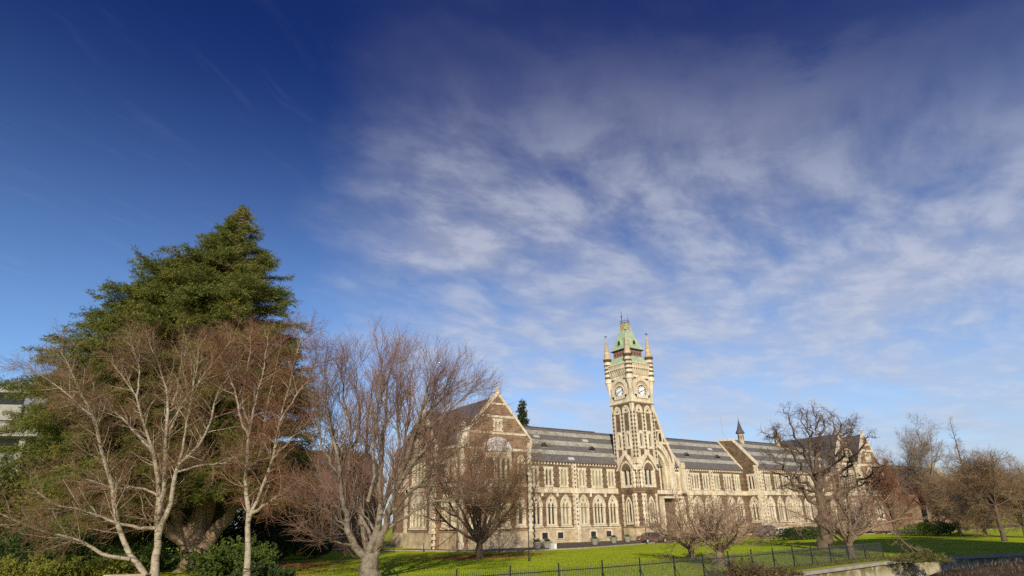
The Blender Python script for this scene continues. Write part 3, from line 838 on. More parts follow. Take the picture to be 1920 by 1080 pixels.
# left flank of the wing with its cross gable
LF = Fr((GX0, 91.0, 0), (0, -1, 0), (-1, 0, 0))       # u runs towards the camera
lu = lambda y: 91.0 - y
lh = []
for y in (72.0, 74.6): lh += [win_square(LF, lu(y), 2, 8.28, 11.0), win_arch(LF, lu(y), 1.6, 2.5, 5.2, 6.5, 2)]
for y in (87.0, 89.3): lh += [win_square(LF, lu(y), 2, 8.28, 11.0)]
mb = MB('brown_stone')
mb.plate(LF, [(0, 0), (lu(70.5), 0), (lu(70.5), 12.9), (0, 12.9)], lh + [[(lu(84.2), .3), (lu(84.2), 12.6), (lu(75.8), 12.6), (lu(75.8), .3)][::-1]], -.45, 0)
mb.use('oamaru_stone'); mb.fbox(LF, 0, lu(84.4), 7.4, 7.9, -.1, .08); mb.fbox(LF, lu(75.8), lu(70.6), 7.4, 7.9, -.1, .08)
mb.fbox(LF, 0, lu(84.4), 12.3, 12.7, -.1, .12); mb.fbox(LF, lu(75.8), lu(70.6), 12.3, 12.7, -.1, .12)
mb.use('plinth_stone'); mb.fbox(LF, 0, lu(70.6), 0, 1.9, -.1, .1)
mb.build('wing_wall', parent=hall)
CF = Fr((38.7, 91.0, 0), (0, -1, 0), (-1, 0, 0))
ch = [win_arch(CF, lu(80), 4.4, 8.0, 11.5, 14.2, 4), win_arch(CF, lu(80), 4.6, 2.5, 5.2, 6.6, 4)]
mb = MB('brown_stone')
mb.plate(CF, [(lu(84.2), 0), (lu(75.8), 0), (lu(75.8), 12.4), (lu(80), 18.3), (lu(84.2), 12.4)], ch, -.5, 0)
mb.box(38.7, 39.9, 75.8, 76.2, 0, 12.4); mb.box(38.7, 39.9, 83.8, 84.2, 0, 12.4)
mb.use('oamaru_stone')
for y, sy in ((84.2, 1), (75.8, -1)):
    q = [(38.55, 80, 18.6), (38.55, y + sy * .15, 12.6), (38.55, y + sy * .15, 12.1), (38.55, 80, 18.0)]
    mb.prism(q, [(39.2, a[1], a[2]) for a in q])
mb.plate(CF, jag(lu(84.2) - .05, lu(83.5), 0, 12.4, .15), (), -.4, .08); mb.plate(CF, jag(lu(76.5), lu(75.8) + .05, 0, 12.4, .15), (), -.4, .08)
mb.fbox(CF, lu(84.1), lu(75.9), 7.1, 7.6, -.1, .08)
mb.use('plinth_stone'); mb.fbox(CF, lu(84.25), lu(75.75), 0, 1.9, -.1, .1)
mb.use('plain_slate')
for y, sy in ((84.2, 1), (75.8, -1)):
    q = [(38.9, 80, 18.1), (38.9, y + sy * .2, 12.15), (38.9, y + sy * .2, 11.95), (38.9, 80, 17.85)]
    mb.prism(q, [(45.1, a[1], a[2]) for a in q])
mb.build('cross_gable', parent=hall)

# far pair of gables behind the oak
def far_gable(x0, x1, yf, za, ze):
    xc = (x0 + x1) / 2
    f = gable_wing(x0, x1, yf, 92.0, ze, za, False)
    h2 = [win_square(f, xc, 2, 15.0, 16.9, lw=.5, margin=.5), win_arch(f, xc, min(4.4, (x1 - x0) * .6), 8.2, 11.2, 13.6, 4), win_arch(f, xc, min(3.4, (x1 - x0) * .5), 2.4, 5.2, 6.6, 3)]
    mb = MB('brown_stone')
    mb.plate(f, [(x0, 0), (x1, 0), (x1, ze - .3), (xc, za - .25), (x0, ze - .3)], h2, -.5, 0)
    mb.use('oamaru_stone')
    mb.fbox(f, x0, x1, 7.4, 7.9, -.1, .08)
    mb.plate(f, jag(x1 - .7, x1, 0, ze - .4, .2), (), -.4, .07); mb.plate(f, jag(x0, x0 + .7, 0, ze - .4, .2), (), -.4, .07)
    for z in (13.9, 17.2, 18.6):
        hw = (xc - x0) * (za - .25 - z) / (za - ze + .05) - .05
        hw = min(hw, x1 - xc)
        mb.plate(f, [(xc - hw, z), (xc + hw, z), (xc + hw, z + .45), (xc - hw, z + .45)], (), -.1, .05)
    mb.use('brown_stone'); mb.box(x0, x0 + .4, yf + .5, 91, 0, ze - 1.0); mb.box(x1 - .4, x1, yf + .5, 91, 0, ze - 1.0)
    mb.build('wing_wall', parent=hall)
far_gable(139.0, 146.6, 76.6, 21.2, 14.7)
far_gable(146.6, 156.6, 76.0, 21.5, 13.0)

# ------------------------------------------------------------------ entrance gable with the deep arch, right of the tower
PF = Fr((0, 79.3, 0), (1, 0, 0), (0, -1, 0))
mb = MB('rubble_stone')
A = arch(84.9, 5.9, 8.0, 11.4, 15.6, 8)
mb.plate(PF, [(81.3, 0), (88.9, 0), (88.9, 12.5), (88.45, 14.5), (86.7, 17.6), (85.3, 21.4), (84.4, 23.4), (81.3, 23.4)],
         [A, arch(86.1, .8, 16.3, 17.2, 17.9, 3)], -1.5, 0.0)
mb.use('oamaru_stone')
mb.plate(PF, arch(84.9, 7.3, 8.0, 11.4, 16.6, 8), [arch(84.9, 6.7, 8.0, 11.4, 16.1, 8)], -.1, .14)
mb.plate(PF, arch(84.9, 6.68, 8.0, 11.4, 16.08, 8), [arch(84.9, 5.7, 8.0, 11.4, 15.4, 8)], -.6, .02 + .04)
mb.plate(PF, arch(84.9, 5.75, 8.0, 11.4, 15.45, 8), [arch(84.9, 4.7, 8.0, 11.4, 14.6, 8)], -1.4, -.55)
for a, b in (((88.45, 14.5), (86.7, 17.6)), ((86.7, 17.6), (85.3, 21.4)), ((85.3, 21.4), (84.4, 23.4)), ((88.9, 12.5), (88.45, 14.5))):
    q = [PF.p(a[0], a[1] - .35, .12), PF.p(a[0] + .35, a[1] + .05, .12), PF.p(b[0] + .35, b[1] + .05, .12), PF.p(b[0], b[1] - .35, .12)]
    mb.prism(q, [v + Vector((0, 1.2, 0)) for v in q])
mb.fbox(PF, 86.0, 88.3, 15.55 + .3, 16.15 + .1, -.1, .09); mb.fbox(PF, 85.2, 87.0, 18.1, 18.4, -.1, .09); mb.fbox(PF, 84.6, 86.1, 20.0, 20.3, -.1, .09)
mb.plate(PF, arch(86.1, 1.3, 16.2, 17.2, 18.2, 3), [arch(86.1, .8, 16.3, 17.2, 17.9, 3)], -.2, .07)
mb.plate(PF, jag(88.25, 88.95, 0, 12.6, .16), (), -.4, .07)
mb.fbox(PF, 81.35, 88.9, 7.3, 7.95, -.1, .16)
mb.use('tan_stone'); mb.box(81.4, 88.6, 81.0, 81.2, 7.9, 16)
mb.use('oamaru_stone')
for x in (83.2, 84.9, 86.6): mb.box(x - .16, x + .16, 80.55, 80.8, 8.0, 12.4)
mb.use('dark_glass'); mb.box(82.4, 87.4, 80.82, 80.98, 8.2, 14.5)
mb.use('rubble_stone'); mb.box(88.5, 88.9, 80.8, 81.5, 0, 12.4)
mb.use('plain_slate')
q = [(84.4, 79.9, 23.0), (88.9, 79.9, 12.2), (88.9, 79.9, 11.9), (84.4, 79.9, 22.5)]
mb.prism(q, [(a[0], 86, a[2]) for a in q])
# flight-of-steps balcony at the foot of the arch
mb.use('oamaru_stone'); mb.box(84.2, 89.6, 78.2, 79.15, 6.55, 6.85); mb.box(84.2, 84.6, 78.3, 79.15, 0, 6.55); mb.box(89.2, 89.6, 78.3, 79.15, 4.0, 6.55)
mb.build('porch', parent=hall)

# ------------------------------------------------------------------ clock tower
TX0, TY0, TS = 76.1, 75.7, 5.2
TX1, TY1 = TX0 + TS, TY0 + TS
TC = (TX0 + TS / 2, TY0 + TS / 2)
FACES = [Fr((TX0, TY0, 0), (1, 0, 0), (0, -1, 0)), Fr((TX0, TY1, 0), (0, -1, 0), (-1, 0, 0)),
         Fr((TX1, TY0, 0), (0, 1, 0), (1, 0, 0)), Fr((TX1, TY1, 0), (-1, 0, 0), (0, 1, 0))]
CH = 1.15
tower = None
tw = MB('oamaru_stone')
sub = []
def lower_stage(f):
    u0, u1 = CH, TS - CH
    c = TS / 2
    h1 = arch(c, 2.3, 8.35, 10.75, 12.1, 6); h0 = arch(c, 1.0, 2.6, 5.3, 6.3, 4)
    tw.use('rubble_stone'); tw.plate(f, [(u0, 0), (u1, 0), (u1, 12.2), (u0, 12.2)], [h1, h0], -.45, 0)
    tw.use('oamaru_stone')
    for uu in (u0, u1 - .45): tw.plate(f, jag(uu + .08, uu + .37, 0, 11.0, .08), (), -.2, .05)
    tw.plate(f, arch(c, 2.75, 8.35, 10.75, 12.5, 6), [h1], -.4, .06)
    tw.plate(f, arch(c, 1.5, 2.6, 5.3, 6.75, 4), [h0], -.4, .06)
    # white gablet above the window
    tw.plate(f, [(c - 2.35, 10.9), (c - 1.95, 10.9), (c, 13.35), (c + 1.95, 10.9), (c + 2.35, 10.9), (c, 13.95)], (), -.1, .16)
    tw.use('rubble_stone'); tw.plate(f, [(c - 1.9, 10.95), (c + 1.9, 10.95), (c, 13.3)], [], -.3, .045 - .01)
    tw.use('oamaru_stone')
    tw.fbox(f, CH - .1, TS - CH + .1, 10.72, 10.9, -.1, .10) if False else None
    # traceried lights
    for h_, n, zz, ztp in ((h1, 2, 8.35, 12.1), (h0, 1, 2.6, 6.3)):
        pass
for f in FACES: lower_stage(f)
# chamfered corners of the lower stage and the broaches above them
corners = [((TX0, TY0), (-1, -1)), ((TX1, TY0), (1, -1)), ((TX0, TY1), (-1, 1)), ((TX1, TY1), (1, 1))]
for (cx, cy), (sx, sy) in corners:
    a = Vector((cx - sx * CH, cy, 0)); b = Vector((cx, cy - sy * CH, 0)); n = Vector((sx, sy, 0)).normalized(); u = (b - a)
    if u.cross(Vector((0, 0, 1))).dot(n) < 0: a, b = b, a; u = b - a
    L = u.length; ff = Fr(a, u.normalized(), n)
    tw.use('rubble_stone'); tw.plate(ff, [(0, 0), (L, 0), (L, 11.2), (0, 11.2)], (), -.3, 0)
    tw.use('oamaru_stone')
    tw.plate(ff, jag(.10, .36, 0, 10.9, .10), (), -.2, .05); tw.plate(ff, jag(L - .36, L - .10, 0, 10.9, .10), (), -.2, .05)
    tw.plate(ff, jag(L / 2 - .13, L / 2 + .13, 7.9, 10.9, .08), (), -.2, .05)
    tw.fbox(ff, -.05, L + .05, 10.9, 11.1, -.1, .12)
    tip = Vector((cx, cy, 12.9)); base = [ff.p(-.02, 11.1, .05), ff.p(L + .02, 11.1, .05)]
    tw.add(base + [tip + n * .02], [(0, 1, 2)])
    tw.add([ff.p(0, 11.1, -.35), ff.p(L, 11.1, -.35)] + [tip + n * .02] + base, [(3, 0, 2), (1, 4, 2)])
tw.use('rubble_stone')
tw.box(TX0 + .003, TX0 + 1.3, 79.5, TY1 - .003, 0, 12.4); tw.box(TX1 - 1.3, TX1 - .003, 79.5, TY1 - .003, 0, 12.4)
# string courses round the tower foot (octagonal)
def octa(z, o):
    e = o
    pts = [(TX0 + CH, TY0 - e), (TX1 - CH, TY0 - e), (TX1 + e, TY0 + CH), (TX1 + e, TY1 - CH), (TX1 - CH, TY1 + e), (TX0 + CH, TY1 + e), (TX0 - e, TY1 - CH), (TX0 - e, TY0 + CH)]
    return [(x, y, z) for x, y in pts]
tw.prism(octa(7.2, .10), octa(7.75, .24)); tw.prism(octa(7.753, .16), octa(8.1, .10)); tw.prism(octa(1.9, .22), octa(2.15, .12))
tw.use('plinth_stone'); tw.prism(octa(0, .2), octa(1.897, .2))
# upper shaft
def shaft(f):
    e = 0.0
    tw.use('oamaru_stone')
    hs = [arch(c, .62, 14.75, 16.35, 16.95, 4) for c in (1.55, 3.65)]
    tw.plate(f, [(0, 11.9), (TS, 11.9), (TS, 22.0), (0, 22.0)], hs, -.35, 0.002)
    tw.use('rubble_stone')
    for c in (1.55, 3.65):
        tw.plate(f, [(c - .5, 17.38), (c + .5, 17.38), (c + .5, 20.35), (c - .5, 20.35)], (), -.02, .012)
    # small triangles of dark stone above the gablet, and the spandrels under the clock stage
    tw.plate(f, [(1.12, 13.0), (1.98, 13.55), (1.98, 14.35), (1.12, 14.35)], (), -.02, .012)
    tw.plate(f, [(3.22, 13.55), (4.08, 13.0), (4.08, 14.35), (3.22, 14.35)], (), -.02, .012)
    tw.plate(f, [(.55, 20.6), (TS - .55, 20.6), (TS - .55, 21.95), (.55, 21.95)], (), -.02, .012)
    tw.use('dark_stone')
    for c in (.36, 2.60, 4.84):
        z = 12.9 if c != 2.60 else 14.2
        tw.fbox(f, c - .055, c + .055, z, 20.9, -.02, .014)
        while z < 20.8:
            tw.fbox(f, c - .205, c + .205, z, z + .37, -.02, .018); z += .66
    tw.use('oamaru_stone')
    for c in (1.55, 3.65):
        tw.plate(f, arch(c, 1.66, 20.37, 20.75, 21.75, 5), [arch(c, 1.16, 20.36, 20.7, 21.35, 5)], -.02, .10)
        tw.plate(f, arch(c, 1.15, 20.37, 20.7, 21.35, 5), (), -.02, .03)
        tw.plate(f, arch(c, 1.22, 14.4, 16.3, 17.35, 4), [arch(c, .62, 14.75, 16.35, 16.95, 4)], -.02, .07)
        tw.fbox(f, c - .7, c + .7, 14.32, 14.5, -.02, .12)
        tw.fbox(f, c - .55, c + .55, 17.27, 17.36, -.02, .05)
    tw.use('dark_stone')
    for c in (1.55, 3.65):
        tw.plate(f, [(c + .2 * math.cos(2 * math.pi * i / 10), 20.85 + .2 * math.sin(2 * math.pi * i / 10)) for i in range(10)], (), -.02, .05)
    tw.use('dark_hollow'); tw.add([f.p(1.1, 14.7, -.3), f.p(4.1, 14.7, -.3), f.p(4.1, 17.1, -.3), f.p(1.1, 17.1, -.3)], [(0, 1, 2, 3)])
for f in FACES: shaft(f)
# clock stage
def sq(z, e): return [(TX0 - e, TY0 - e, z), (TX1 + e, TY0 - e, z), (TX1 + e, TY1 + e, z), (TX0 - e, TY1 + e, z)]
tw.use('tan_stone'); tw.prism(sq(21.99, .08), sq(22.16, .20))
tw.use('oamaru_stone'); tw.prism(sq(22.162, .16), sq(22.42, .10))
tw.prism(sq(22.42, .06), sq(27.0, .06))
def clock_stage(f):
    c = TS / 2
    tw.use('tan_stone'); tw.plate(f, arch(c, 2.75, 22.95, 24.6, 25.95, 6), (), 0, .085)
    tw.use('oamaru_stone')
    tw.plate(f, arch(c, 3.75, 23.5, 24.6, 26.65, 7), [arch(c, 2.75, 22.9, 24.6, 25.95, 7)], .0, .22)
    tw.plate(f, [(c + 1.32 * math.cos(2 * math.pi * i / 24), 24.15 + 1.32 * math.sin(2 * math.pi * i / 24)) for i in range(24)],
             [[(c + 1.03 * math.cos(2 * math.pi * i / 24), 24.15 + 1.03 * math.sin(2 * math.pi * i / 24)) for i in range(24)]], .02, .20)
    for s in (-1, 1):
        tw.plate(f, [(c + s * 1.12 + .14 * math.cos(2 * math.pi * i / 8), 23.15 + .14 * math.sin(2 * math.pi * i / 8)) for i in range(8)], (), .05, .14)
    tw.fbox(f, 0, TS, 26.5, 26.95, 0, .13)
    tw.use('dark_stone'); tw.fbox(f, .5, c - 1.05, 26.2, 26.497, 0, .075); tw.fbox(f, c + 1.05, TS - .5, 26.2, 26.497, 0, .075)
    tw.use('dark_hollow')
    for s in (-1, 1): tw.fbox(f, c + s * 2.06 - .05, c + s * 2.06 + .05, 23.4, 24.9, 0, .08)
    # corbel table and parapet
    tw.use('tan_stone'); tw.fbox(f, .3, TS - .3, 26.953, 28.1, 0, .10)
    tw.use('oamaru_stone')
    for i in range(8):
        u = .75 + i * (TS - 1.5) / 7
        tw.prism([f.p(u - .13, 27.05, .08), f.p(u + .13, 27.05, .08), f.p(u + .13, 27.05, .16), f.p(u - .13, 27.05, .16)],
                 [f.p(u - .13, 28.1, .08), f.p(u + .13, 28.1, .08), f.p(u + .13, 28.1, .48), f.p(u - .13, 28.1, .48)])
    tw.fbox(f, -.3, TS + .3, 28.1, 28.28, -.3, .54)
    tw.fbox(f, -.2, TS + .2, 28.283, 28.95, -.2, .42)
    tw.fbox(f, -.3, TS + .3, 28.953, 29.2, -.3, .52)
    tw.use('tan_stone')
    for i in range(12):
        u = .5 + i * (TS - 1.0) / 11
        tw.fbox(f, u - .09, u + .09, 28.5, 28.85, .3, .432)
for f in FACES: clock_stage(f)
tw.use('rubble_stone'); tw.box(TX0 + .5, TX1 - .5, TY0 + .5, TY1 - .5, 0, 26)
tower = tw.build('tower', parent=hall)

# tower windows
for f in FACES[:2] + FACES[2:]:
    c = TS / 2
    hs = [arch(c - .5, .68, 8.55, 10.45, 11.0, 4), arch(c + .5, .68, 8.55, 10.45, 11.0, 4),
          [(c + .26 * math.cos(2 * math.pi * i / 8), 11.4 + .26 * math.sin(2 * math.pi * i / 8)) for i in range(8)]]
    mb = MB('oamaru_stone'); mb.plate(f, arch(c, 2.3, 8.35, 10.75, 12.1, 6), hs, -.40, -.18)
    mb.fbox(f, c - 1.4, c + 1.4, 8.13, 8.345, -.3, .14)
    mb.use('dark_glass'); mb.add([f.p(c - 1.1, 8.4, -.38), f.p(c + 1.1, 8.4, -.38), f.p(c + 1.1, 11.9, -.38), f.p(c - 1.1, 11.9, -.38)], [(0, 1, 2, 3)])
    mb.build('tower_window', parent=tower)
    mb = MB('oamaru_stone'); mb.plate(f, arch(c, 1.0, 2.6, 5.3, 6.3, 4), [arch(c, .6, 2.85, 5.1, 5.7, 4)], -.40, -.16)
    mb.fbox(f, c - .75, c + .75, 2.4, 2.597, -.3, .12)
    mb.use('window_glass'); mb.add([f.p(c - .45, 2.7, -.37), f.p(c + .45, 2.7, -.37), f.p(c + .45, 6.0, -.37), f.p(c - .45, 6.0, -.37)], [(0, 1, 2, 3)])
    mb.build('tower_window', parent=tower)

# the four clocks: white dials, Roman numerals, hands at eleven minutes past eight
ROMAN = ['XII', 'I', 'II', 'III', 'IIII', 'V', 'VI', 'VII', 'VIII', 'IX', 'X', 'XI']
def clock(f):
    c, zc = TS / 2, 24.15
    mb = MB('clock_white')
    circ = lambda r, n=28: [(c + r * math.cos(2 * math.pi * i / n), zc + r * math.sin(2 * math.pi * i / n)) for i in range(n)]
    mb.plate(f, circ(1.0), (), .05, .13)
    mb.use('black_paint'); mb.plate(f, circ(1.05), [circ(.945)], .05, .205)
    def bar(x0, y0, x1, y1, w, d=.14):
        a, b = Vector((x0, y0)), Vector((x1, y1)); t = (b - a).normalized(); n = Vector((-t.y, t.x)) * w / 2
        q = [a - n, b - n, b + n, a + n]
        mb.prism([f.p(c + v.x, zc + v.y, .125) for v in q], [f.p(c + v.x, zc + v.y, d) for v in q])
    for h in range(12):
        ang = math.pi / 2 - h * math.pi / 6
        rd, tg = Vector((math.cos(ang), math.sin(ang))), Vector((math.sin(ang), -math.cos(ang)))
        s = ROMAN[h]; wd = {'I': .085, 'V': .14, 'X': .14}
        tot = sum(wd[k] for k in s); x = -tot / 2
        for k in s:
            def P(a, b): return rd * b + tg * a
            lo, hi = .62, .90
            if k == 'I': segs = [((x + .035, lo), (x + .035, hi))]
            elif k == 'V': segs = [((x + .02, hi), (x + .065, lo)), ((x + .11, hi), (x + .065, lo))]
            else: segs = [((x + .02, hi), (x + .11, lo)), ((x + .11, hi), (x + .02, lo))]
            for a, b in segs:
                p0, p1 = P(*a), P(*b); bar(p0.x, p0.y, p1.x, p1.y, .052)
            x += wd[k]
    for ang, r, w, tail in ((math.pi / 2 - 2 * math.pi * 11.5 / 60, .86, .06, .18), (math.pi / 2 - 2 * math.pi * (8 + 11.5 / 60) / 12, .62, .09, .12)):
        bar(-tail * math.cos(ang), -tail * math.sin(ang), r * math.cos(ang), r * math.sin(ang), w, .20)
    mb.build('clock', parent=tower)
for f in FACES: clock(f)

# corner pinnacles
for (cx, cy), (sx, sy) in corners:
    x, y = cx + sx * .02, cy + sy * .02
    mb = MB('oamaru_stone')
    mb.lathe(x, y, [(.06, 23.9), (.30, 24.9), (.58, 26.0), (.72, 26.15), (.72, 26.4), (.63, 26.42)], 12)
    prof = [26.42, 26.9, 27.25, 27.75, 28.05, 28.45, 28.8, 29.2, 29.5, 30.0, 30.25]
    for i in range(len(prof) - 1):
        mb.use('oamaru_stone' if i % 2 == 0 else 'dark_stone')
        r = .62 if i % 2 == 0 else .66
        mb.lathe(x, y, [(r - .08, prof[i]), (r, prof[i]), (r, prof[i + 1]), (r - .08, prof[i + 1])], 12)
    mb.use('dark_stone'); mb.lathe(x, y, [(.5, 30.25), (.78, 30.3), (.80, 30.55), (.5, 30.6)], 12)
    mb.use('plinth_stone'); mb.lathe(x, y, [(.68, 30.56), (.54, 31.3), (.09, 34.5), (.0, 34.6)], 12)
    mb.use('iron'); mb.lathe(x, y, [(.0, 34.45), (.07, 34.5), (.07, 34.62), (.0, 34.7)], 6); mb.tube([(x, y, 34.5), (x, y, 35.25)], .03, 4)
    mb.tube([(x - .28, y, 34.95), (x + .28, y, 34.95)], .06, 4); mb.tube([(x, y - .28, 34.95), (x, y + .28, 34.95)], .06, 4)
    mb.build('pinnacle', parent=tower)

# copper roof
def cs(z, h): return [(TC[0] - h, TC[1] - h, z), (TC[0] + h, TC[1] - h, z), (TC[0] + h, TC[1] + h, z), (TC[0] - h, TC[1] + h, z)]
mb = MB('copper'); mb.prism(cs(29.0, 2.75), cs(29.15, 2.75)); mb.prism(cs(29.15, 2.7), cs(30.6, 1.9))
mb.use('red_frieze'); mb.prism(cs(30.6, 1.78), cs(31.75, 1.78))
mb.use('dark_hollow')
for f in FACES:
    for i in range(5):
        u = TS / 2 + (i - 2) * .64
        mb.plate(f, [(u - .16, 31.15), (u, 30.95), (u + .16, 31.15), (u, 31.4)], (), -.86, -.795)
mb.use('red_frieze')
for f in FACES:
    for i in range(6): mb.fbox(f, TS / 2 + (i - 2.5) * .64 - .05, TS / 2 + (i - 2.5) * .64 + .05, 30.65, 31.7, -.88, -.75)
mb.use('plain_slate'); mb.prism(cs(31.75, 1.9), cs(31.95, 2.2)); 
mb.use('copper')
lv = [(31.953, 2.2), (32.3, 1.98), (33.2, 1.58), (34.6, 1.14), (36.0, .78), (37.2, .52)]
for a, b in zip(lv[:-1], lv[1:]): mb.prism(cs(*a), cs(*b))
mb.use('copper_rust')
for f in FACES:                                            # small gablets at the head of each slope
    b0 = -(TS / 2) + .52
    c = TS / 2
    mb.prism([f.p(c - .42, 35.6, b0 + .35), f.p(c + .42, 35.6, b0 + .35), f.p(c + .55, 37.0, b0 + .12), f.p(c, 37.3, b0 + .12), f.p(c - .55, 37.0, b0 + .12)],
             [f.p(c - .42, 35.6, b0 - .4), f.p(c + .42, 35.6, b0 - .4), f.p(c + .55, 37.0, b0 - .4), f.p(c, 37.3, b0 - .4), f.p(c - .55, 37.0, b0 - .4)])
for f in FACES:                                            # lucarnes
    c = TS / 2; z = 33.0; d_ = -TS / 2 + 1.64
    mb.use('copper'); mb.prism([f.p(c - .42, z - .35, d_ + .28), f.p(c + .42, z - .35, d_ + .28), f.p(c + .42, z + .35, d_ + .28), f.p(c, z + .95, d_ + .28), f.p(c - .42, z + .35, d_ + .28)],
             [f.p(c - .42, z - .35, d_ - .7), f.p(c + .42, z - .35, d_ - .7), f.p(c + .42, z + .35, d_ - .7), f.p(c, z + .95, d_ - .7), f.p(c - .42, z + .35, d_ - .7)])
    mb.use('dark_hollow'); mb.plate(f, [(c - .28, z - .2), (c + .28, z - .2), (c + .28, z + .3), (c, z + .7), (c - .28, z + .3)], (), d_, d_ + .30)
mb.build('spire_roof', parent=tower)
mb = MB('iron')
for x, y in ((-1, -1), (1, -1), (1, 1), (-1, 1)):
    mb.tube([(TC[0] + x * .6, TC[1] + y * .6, 37.0), (TC[0] + x * .6, TC[1] + y * .6, 38.0)], .05, 4)
for z in (37.25, 37.65):
    q = cs(z, .6)
    for i in range(4): mb.tube([q[i], q[(i + 1) % 4]], .035, 4)
mb.tube([(TC[0] - .6, TC[1] + .1, 37.0), (TC[0] - .6, TC[1] + .1, 39.6)], [.07, .03], 5)
mb.box(TC[0] - .62 - .25, TC[0] - .62 + .25, TC[1] + .05, TC[1] + .12, 38.5, 38.6); mb.lathe(TC[0] - .6, TC[1] + .1, [(0, 38.1), (.14, 38.22), (0, 38.35)], 8)
mb.tube([(TC[0] + .6, TC[1] - .2, 37.0), (TC[0] + .6, TC[1] - .2, 38.5)], [.06, .03], 5)
mb.build('finial', parent=tower)

# ------------------------------------------------------------------ trees
def tubes(polys, sides):
    """polys: list of (points, radii); one vectorised tube mesh"""
    groups = {}
    for p_, r in polys: groups.setdefault(len(p_), []).append((p_, r))
    VV, QQ, off = [], [], 0
    rs = np.random.RandomState(len(polys))
    for n, g in groups.items():
        P = np.array([a for a, _ in g], float); R = np.array([b for _, b in g], float)
        T = np.gradient(P, axis=1); T /= np.linalg.norm(T, axis=2, keepdims=True) + 1e-9
        ref = np.where(np.abs(T[:, :1, 2:3]) < 0.8, np.array([0, 0, 1.0]), np.array([1.0, 0, 0]))
        A = np.cross(T, np.broadcast_to(ref, T.shape)); A /= np.linalg.norm(A, axis=2, keepdims=True) + 1e-9
        B = np.cross(T, A)
        th = np.arange(sides) * 2 * np.pi / sides
        V = P[:, :, None, :] + R[:, :, None, None] * (A[:, :, None, :] * np.cos(th)[None, None, :, None] + B[:, :, None, :] * np.sin(th)[None, None, :, None])
        m_ = len(g)
        base = (np.arange(m_) * n * sides)[:, None, None]
        i = (np.arange(n - 1) * sides)[None, :, None]; k = np.arange(sides)[None, None, :]; k2 = (k + 1) % sides
        Q = np.stack([base + i + k, base + i + k2, base + i + sides + k2, base + i + sides + k], -1).reshape(-1, 4) + off
        VV.append(V.reshape(-1, 3)); QQ.append(Q); off += m_ * n * sides
    return np.concatenate(VV), np.concatenate(QQ)

def np_obj(name, V, Q, m, parent, smooth=True, origin=None):
    o_ = np.array(parent.location) if parent is not None else np.zeros(3)
    me = raw_mesh(name, V - o_, Q, smooth=smooth); me.materials.append(MATS[m])
    return link(bpy.data.objects.new(name, me), parent)

def nrm(v):
    l = math.sqrt(v[0] * v[0] + v[1] * v[1] + v[2] * v[2]) or 1.0
    return (v[0] / l, v[1] / l, v[2] / l)

def grow(start, d_, L, r0, r1, n, wob, trop, rng):
    """a wandering tapered shoot"""
    pts, rr = [start], [r0]
    st = L / n; x, y, z = start; dx_, dy_, dz_ = d_
    for i in range(n):
        dx_ += rng.gauss(0, wob) + trop[0]; dy_ += rng.gauss(0, wob) + trop[1]; dz_ += rng.gauss(0, wob) + trop[2]
        dx_, dy_, dz_ = nrm((dx_, dy_, dz_))
        x += dx_ * st; y += dy_ * st; z += dz_ * st
        pts.append((x, y, max(z, 0.15))); rr.append(r0 + (r1 - r0) * (i + 1) / n)
    return pts, rr

def sample(pts, rr, t):
    k = t * (len(pts) - 1); i = min(int(k), len(pts) - 2); f_ = k - i
    a, b = pts[i], pts[i + 1]
    return (tuple(a[j] + (b[j] - a[j]) * f_ for j in range(3)), nrm(tuple(b[j] - a[j] for j in range(3))), rr[i] + (rr[i + 1] - rr[i]) * f_)

def turn(d_, ang, rng, flat=0.0):
    """direction at an angle from d_, round a random side"""
    while True:
        q = (rng.gauss(0, 1), rng.gauss(0, 1), rng.gauss(0, 1) * (1 - flat))
        k = q[0] * d_[0] + q[1] * d_[1] + q[2] * d_[2]
        p_ = (q[0] - d_[0] * k, q[1] - d_[1] * k, q[2] - d_[2] * k)
        if p_[0] ** 2 + p_[1] ** 2 + p_[2] ** 2 > .05: break
    p_ = nrm(p_); c, s = math.cos(ang), math.sin(ang)
    return (d_[0] * c + p_[0] * s, d_[1] * c + p_[1] * s, d_[2] * c + p_[2] * s)

def ramify(out, pts, rr, lvl, spec, rng, scale=1.0):
    if lvl >= len(spec): return
    s = spec[lvl]
    length = sum(math.dist(pts[i], pts[i + 1]) for i in range(len(pts) - 1))
    n = max(1, int(s['per'] * length + rng.random()))
    for i in range(n):
        t = s['t0'] + (1 - s['t0']) * (i + rng.random()) / n
        p_, d_, r = sample(pts, rr, t)
        L = rng.uniform(*s['len']) * (1 - s.get('fall', .5) * t) * scale
        d2 = turn(d_, rad(rng.uniform(*s['ang'])), rng, s.get('flat', 0))
        r0 = max(min(r * s.get('rr', .6), s.get('rmax', 1)), s['rmin'])
        cp, cr = grow(p_, d2, L, r0, max(r0 * .45, s['rmin'] * .75), s['steps'], s['wob'], s['trop'], rng)
        out.append((lvl, cp, cr))
        ramify(out, cp, cr, lvl + 1, spec, rng, scale)

def make_tree(name, label, loc, limbs, spec, seed, barkm, twigm, group=None, twig_from=1, trunk_sides=9, cat='tree', scale=1.0, twig_label=None):
    """limbs: list of (points, radii) drawn by hand or grown; shoots are grown off them"""
    rng = random.Random(seed)
    t = thing(name, label, cat, loc, group)
    out = []
    for pts, rr in limbs: ramify(out, pts, rr, 0, spec, rng, scale)
    V, Q = tubes(limbs, trunk_sides); 
    low = [(p_, r) for l, p_, r in out if l < twig_from]
    if low:
        V2, Q2 = tubes(low, 5); Q = np.concatenate([Q, Q2 + len(V)]); V = np.concatenate([V, V2])
    np_obj('trunk', V, Q, barkm, t)
    tw_ = [(p_, r) for l, p_, r in out if l >= twig_from]
    V, Q = tubes(tw_, 3)
    np_obj('crown', V, Q, twigm, t)
    return t

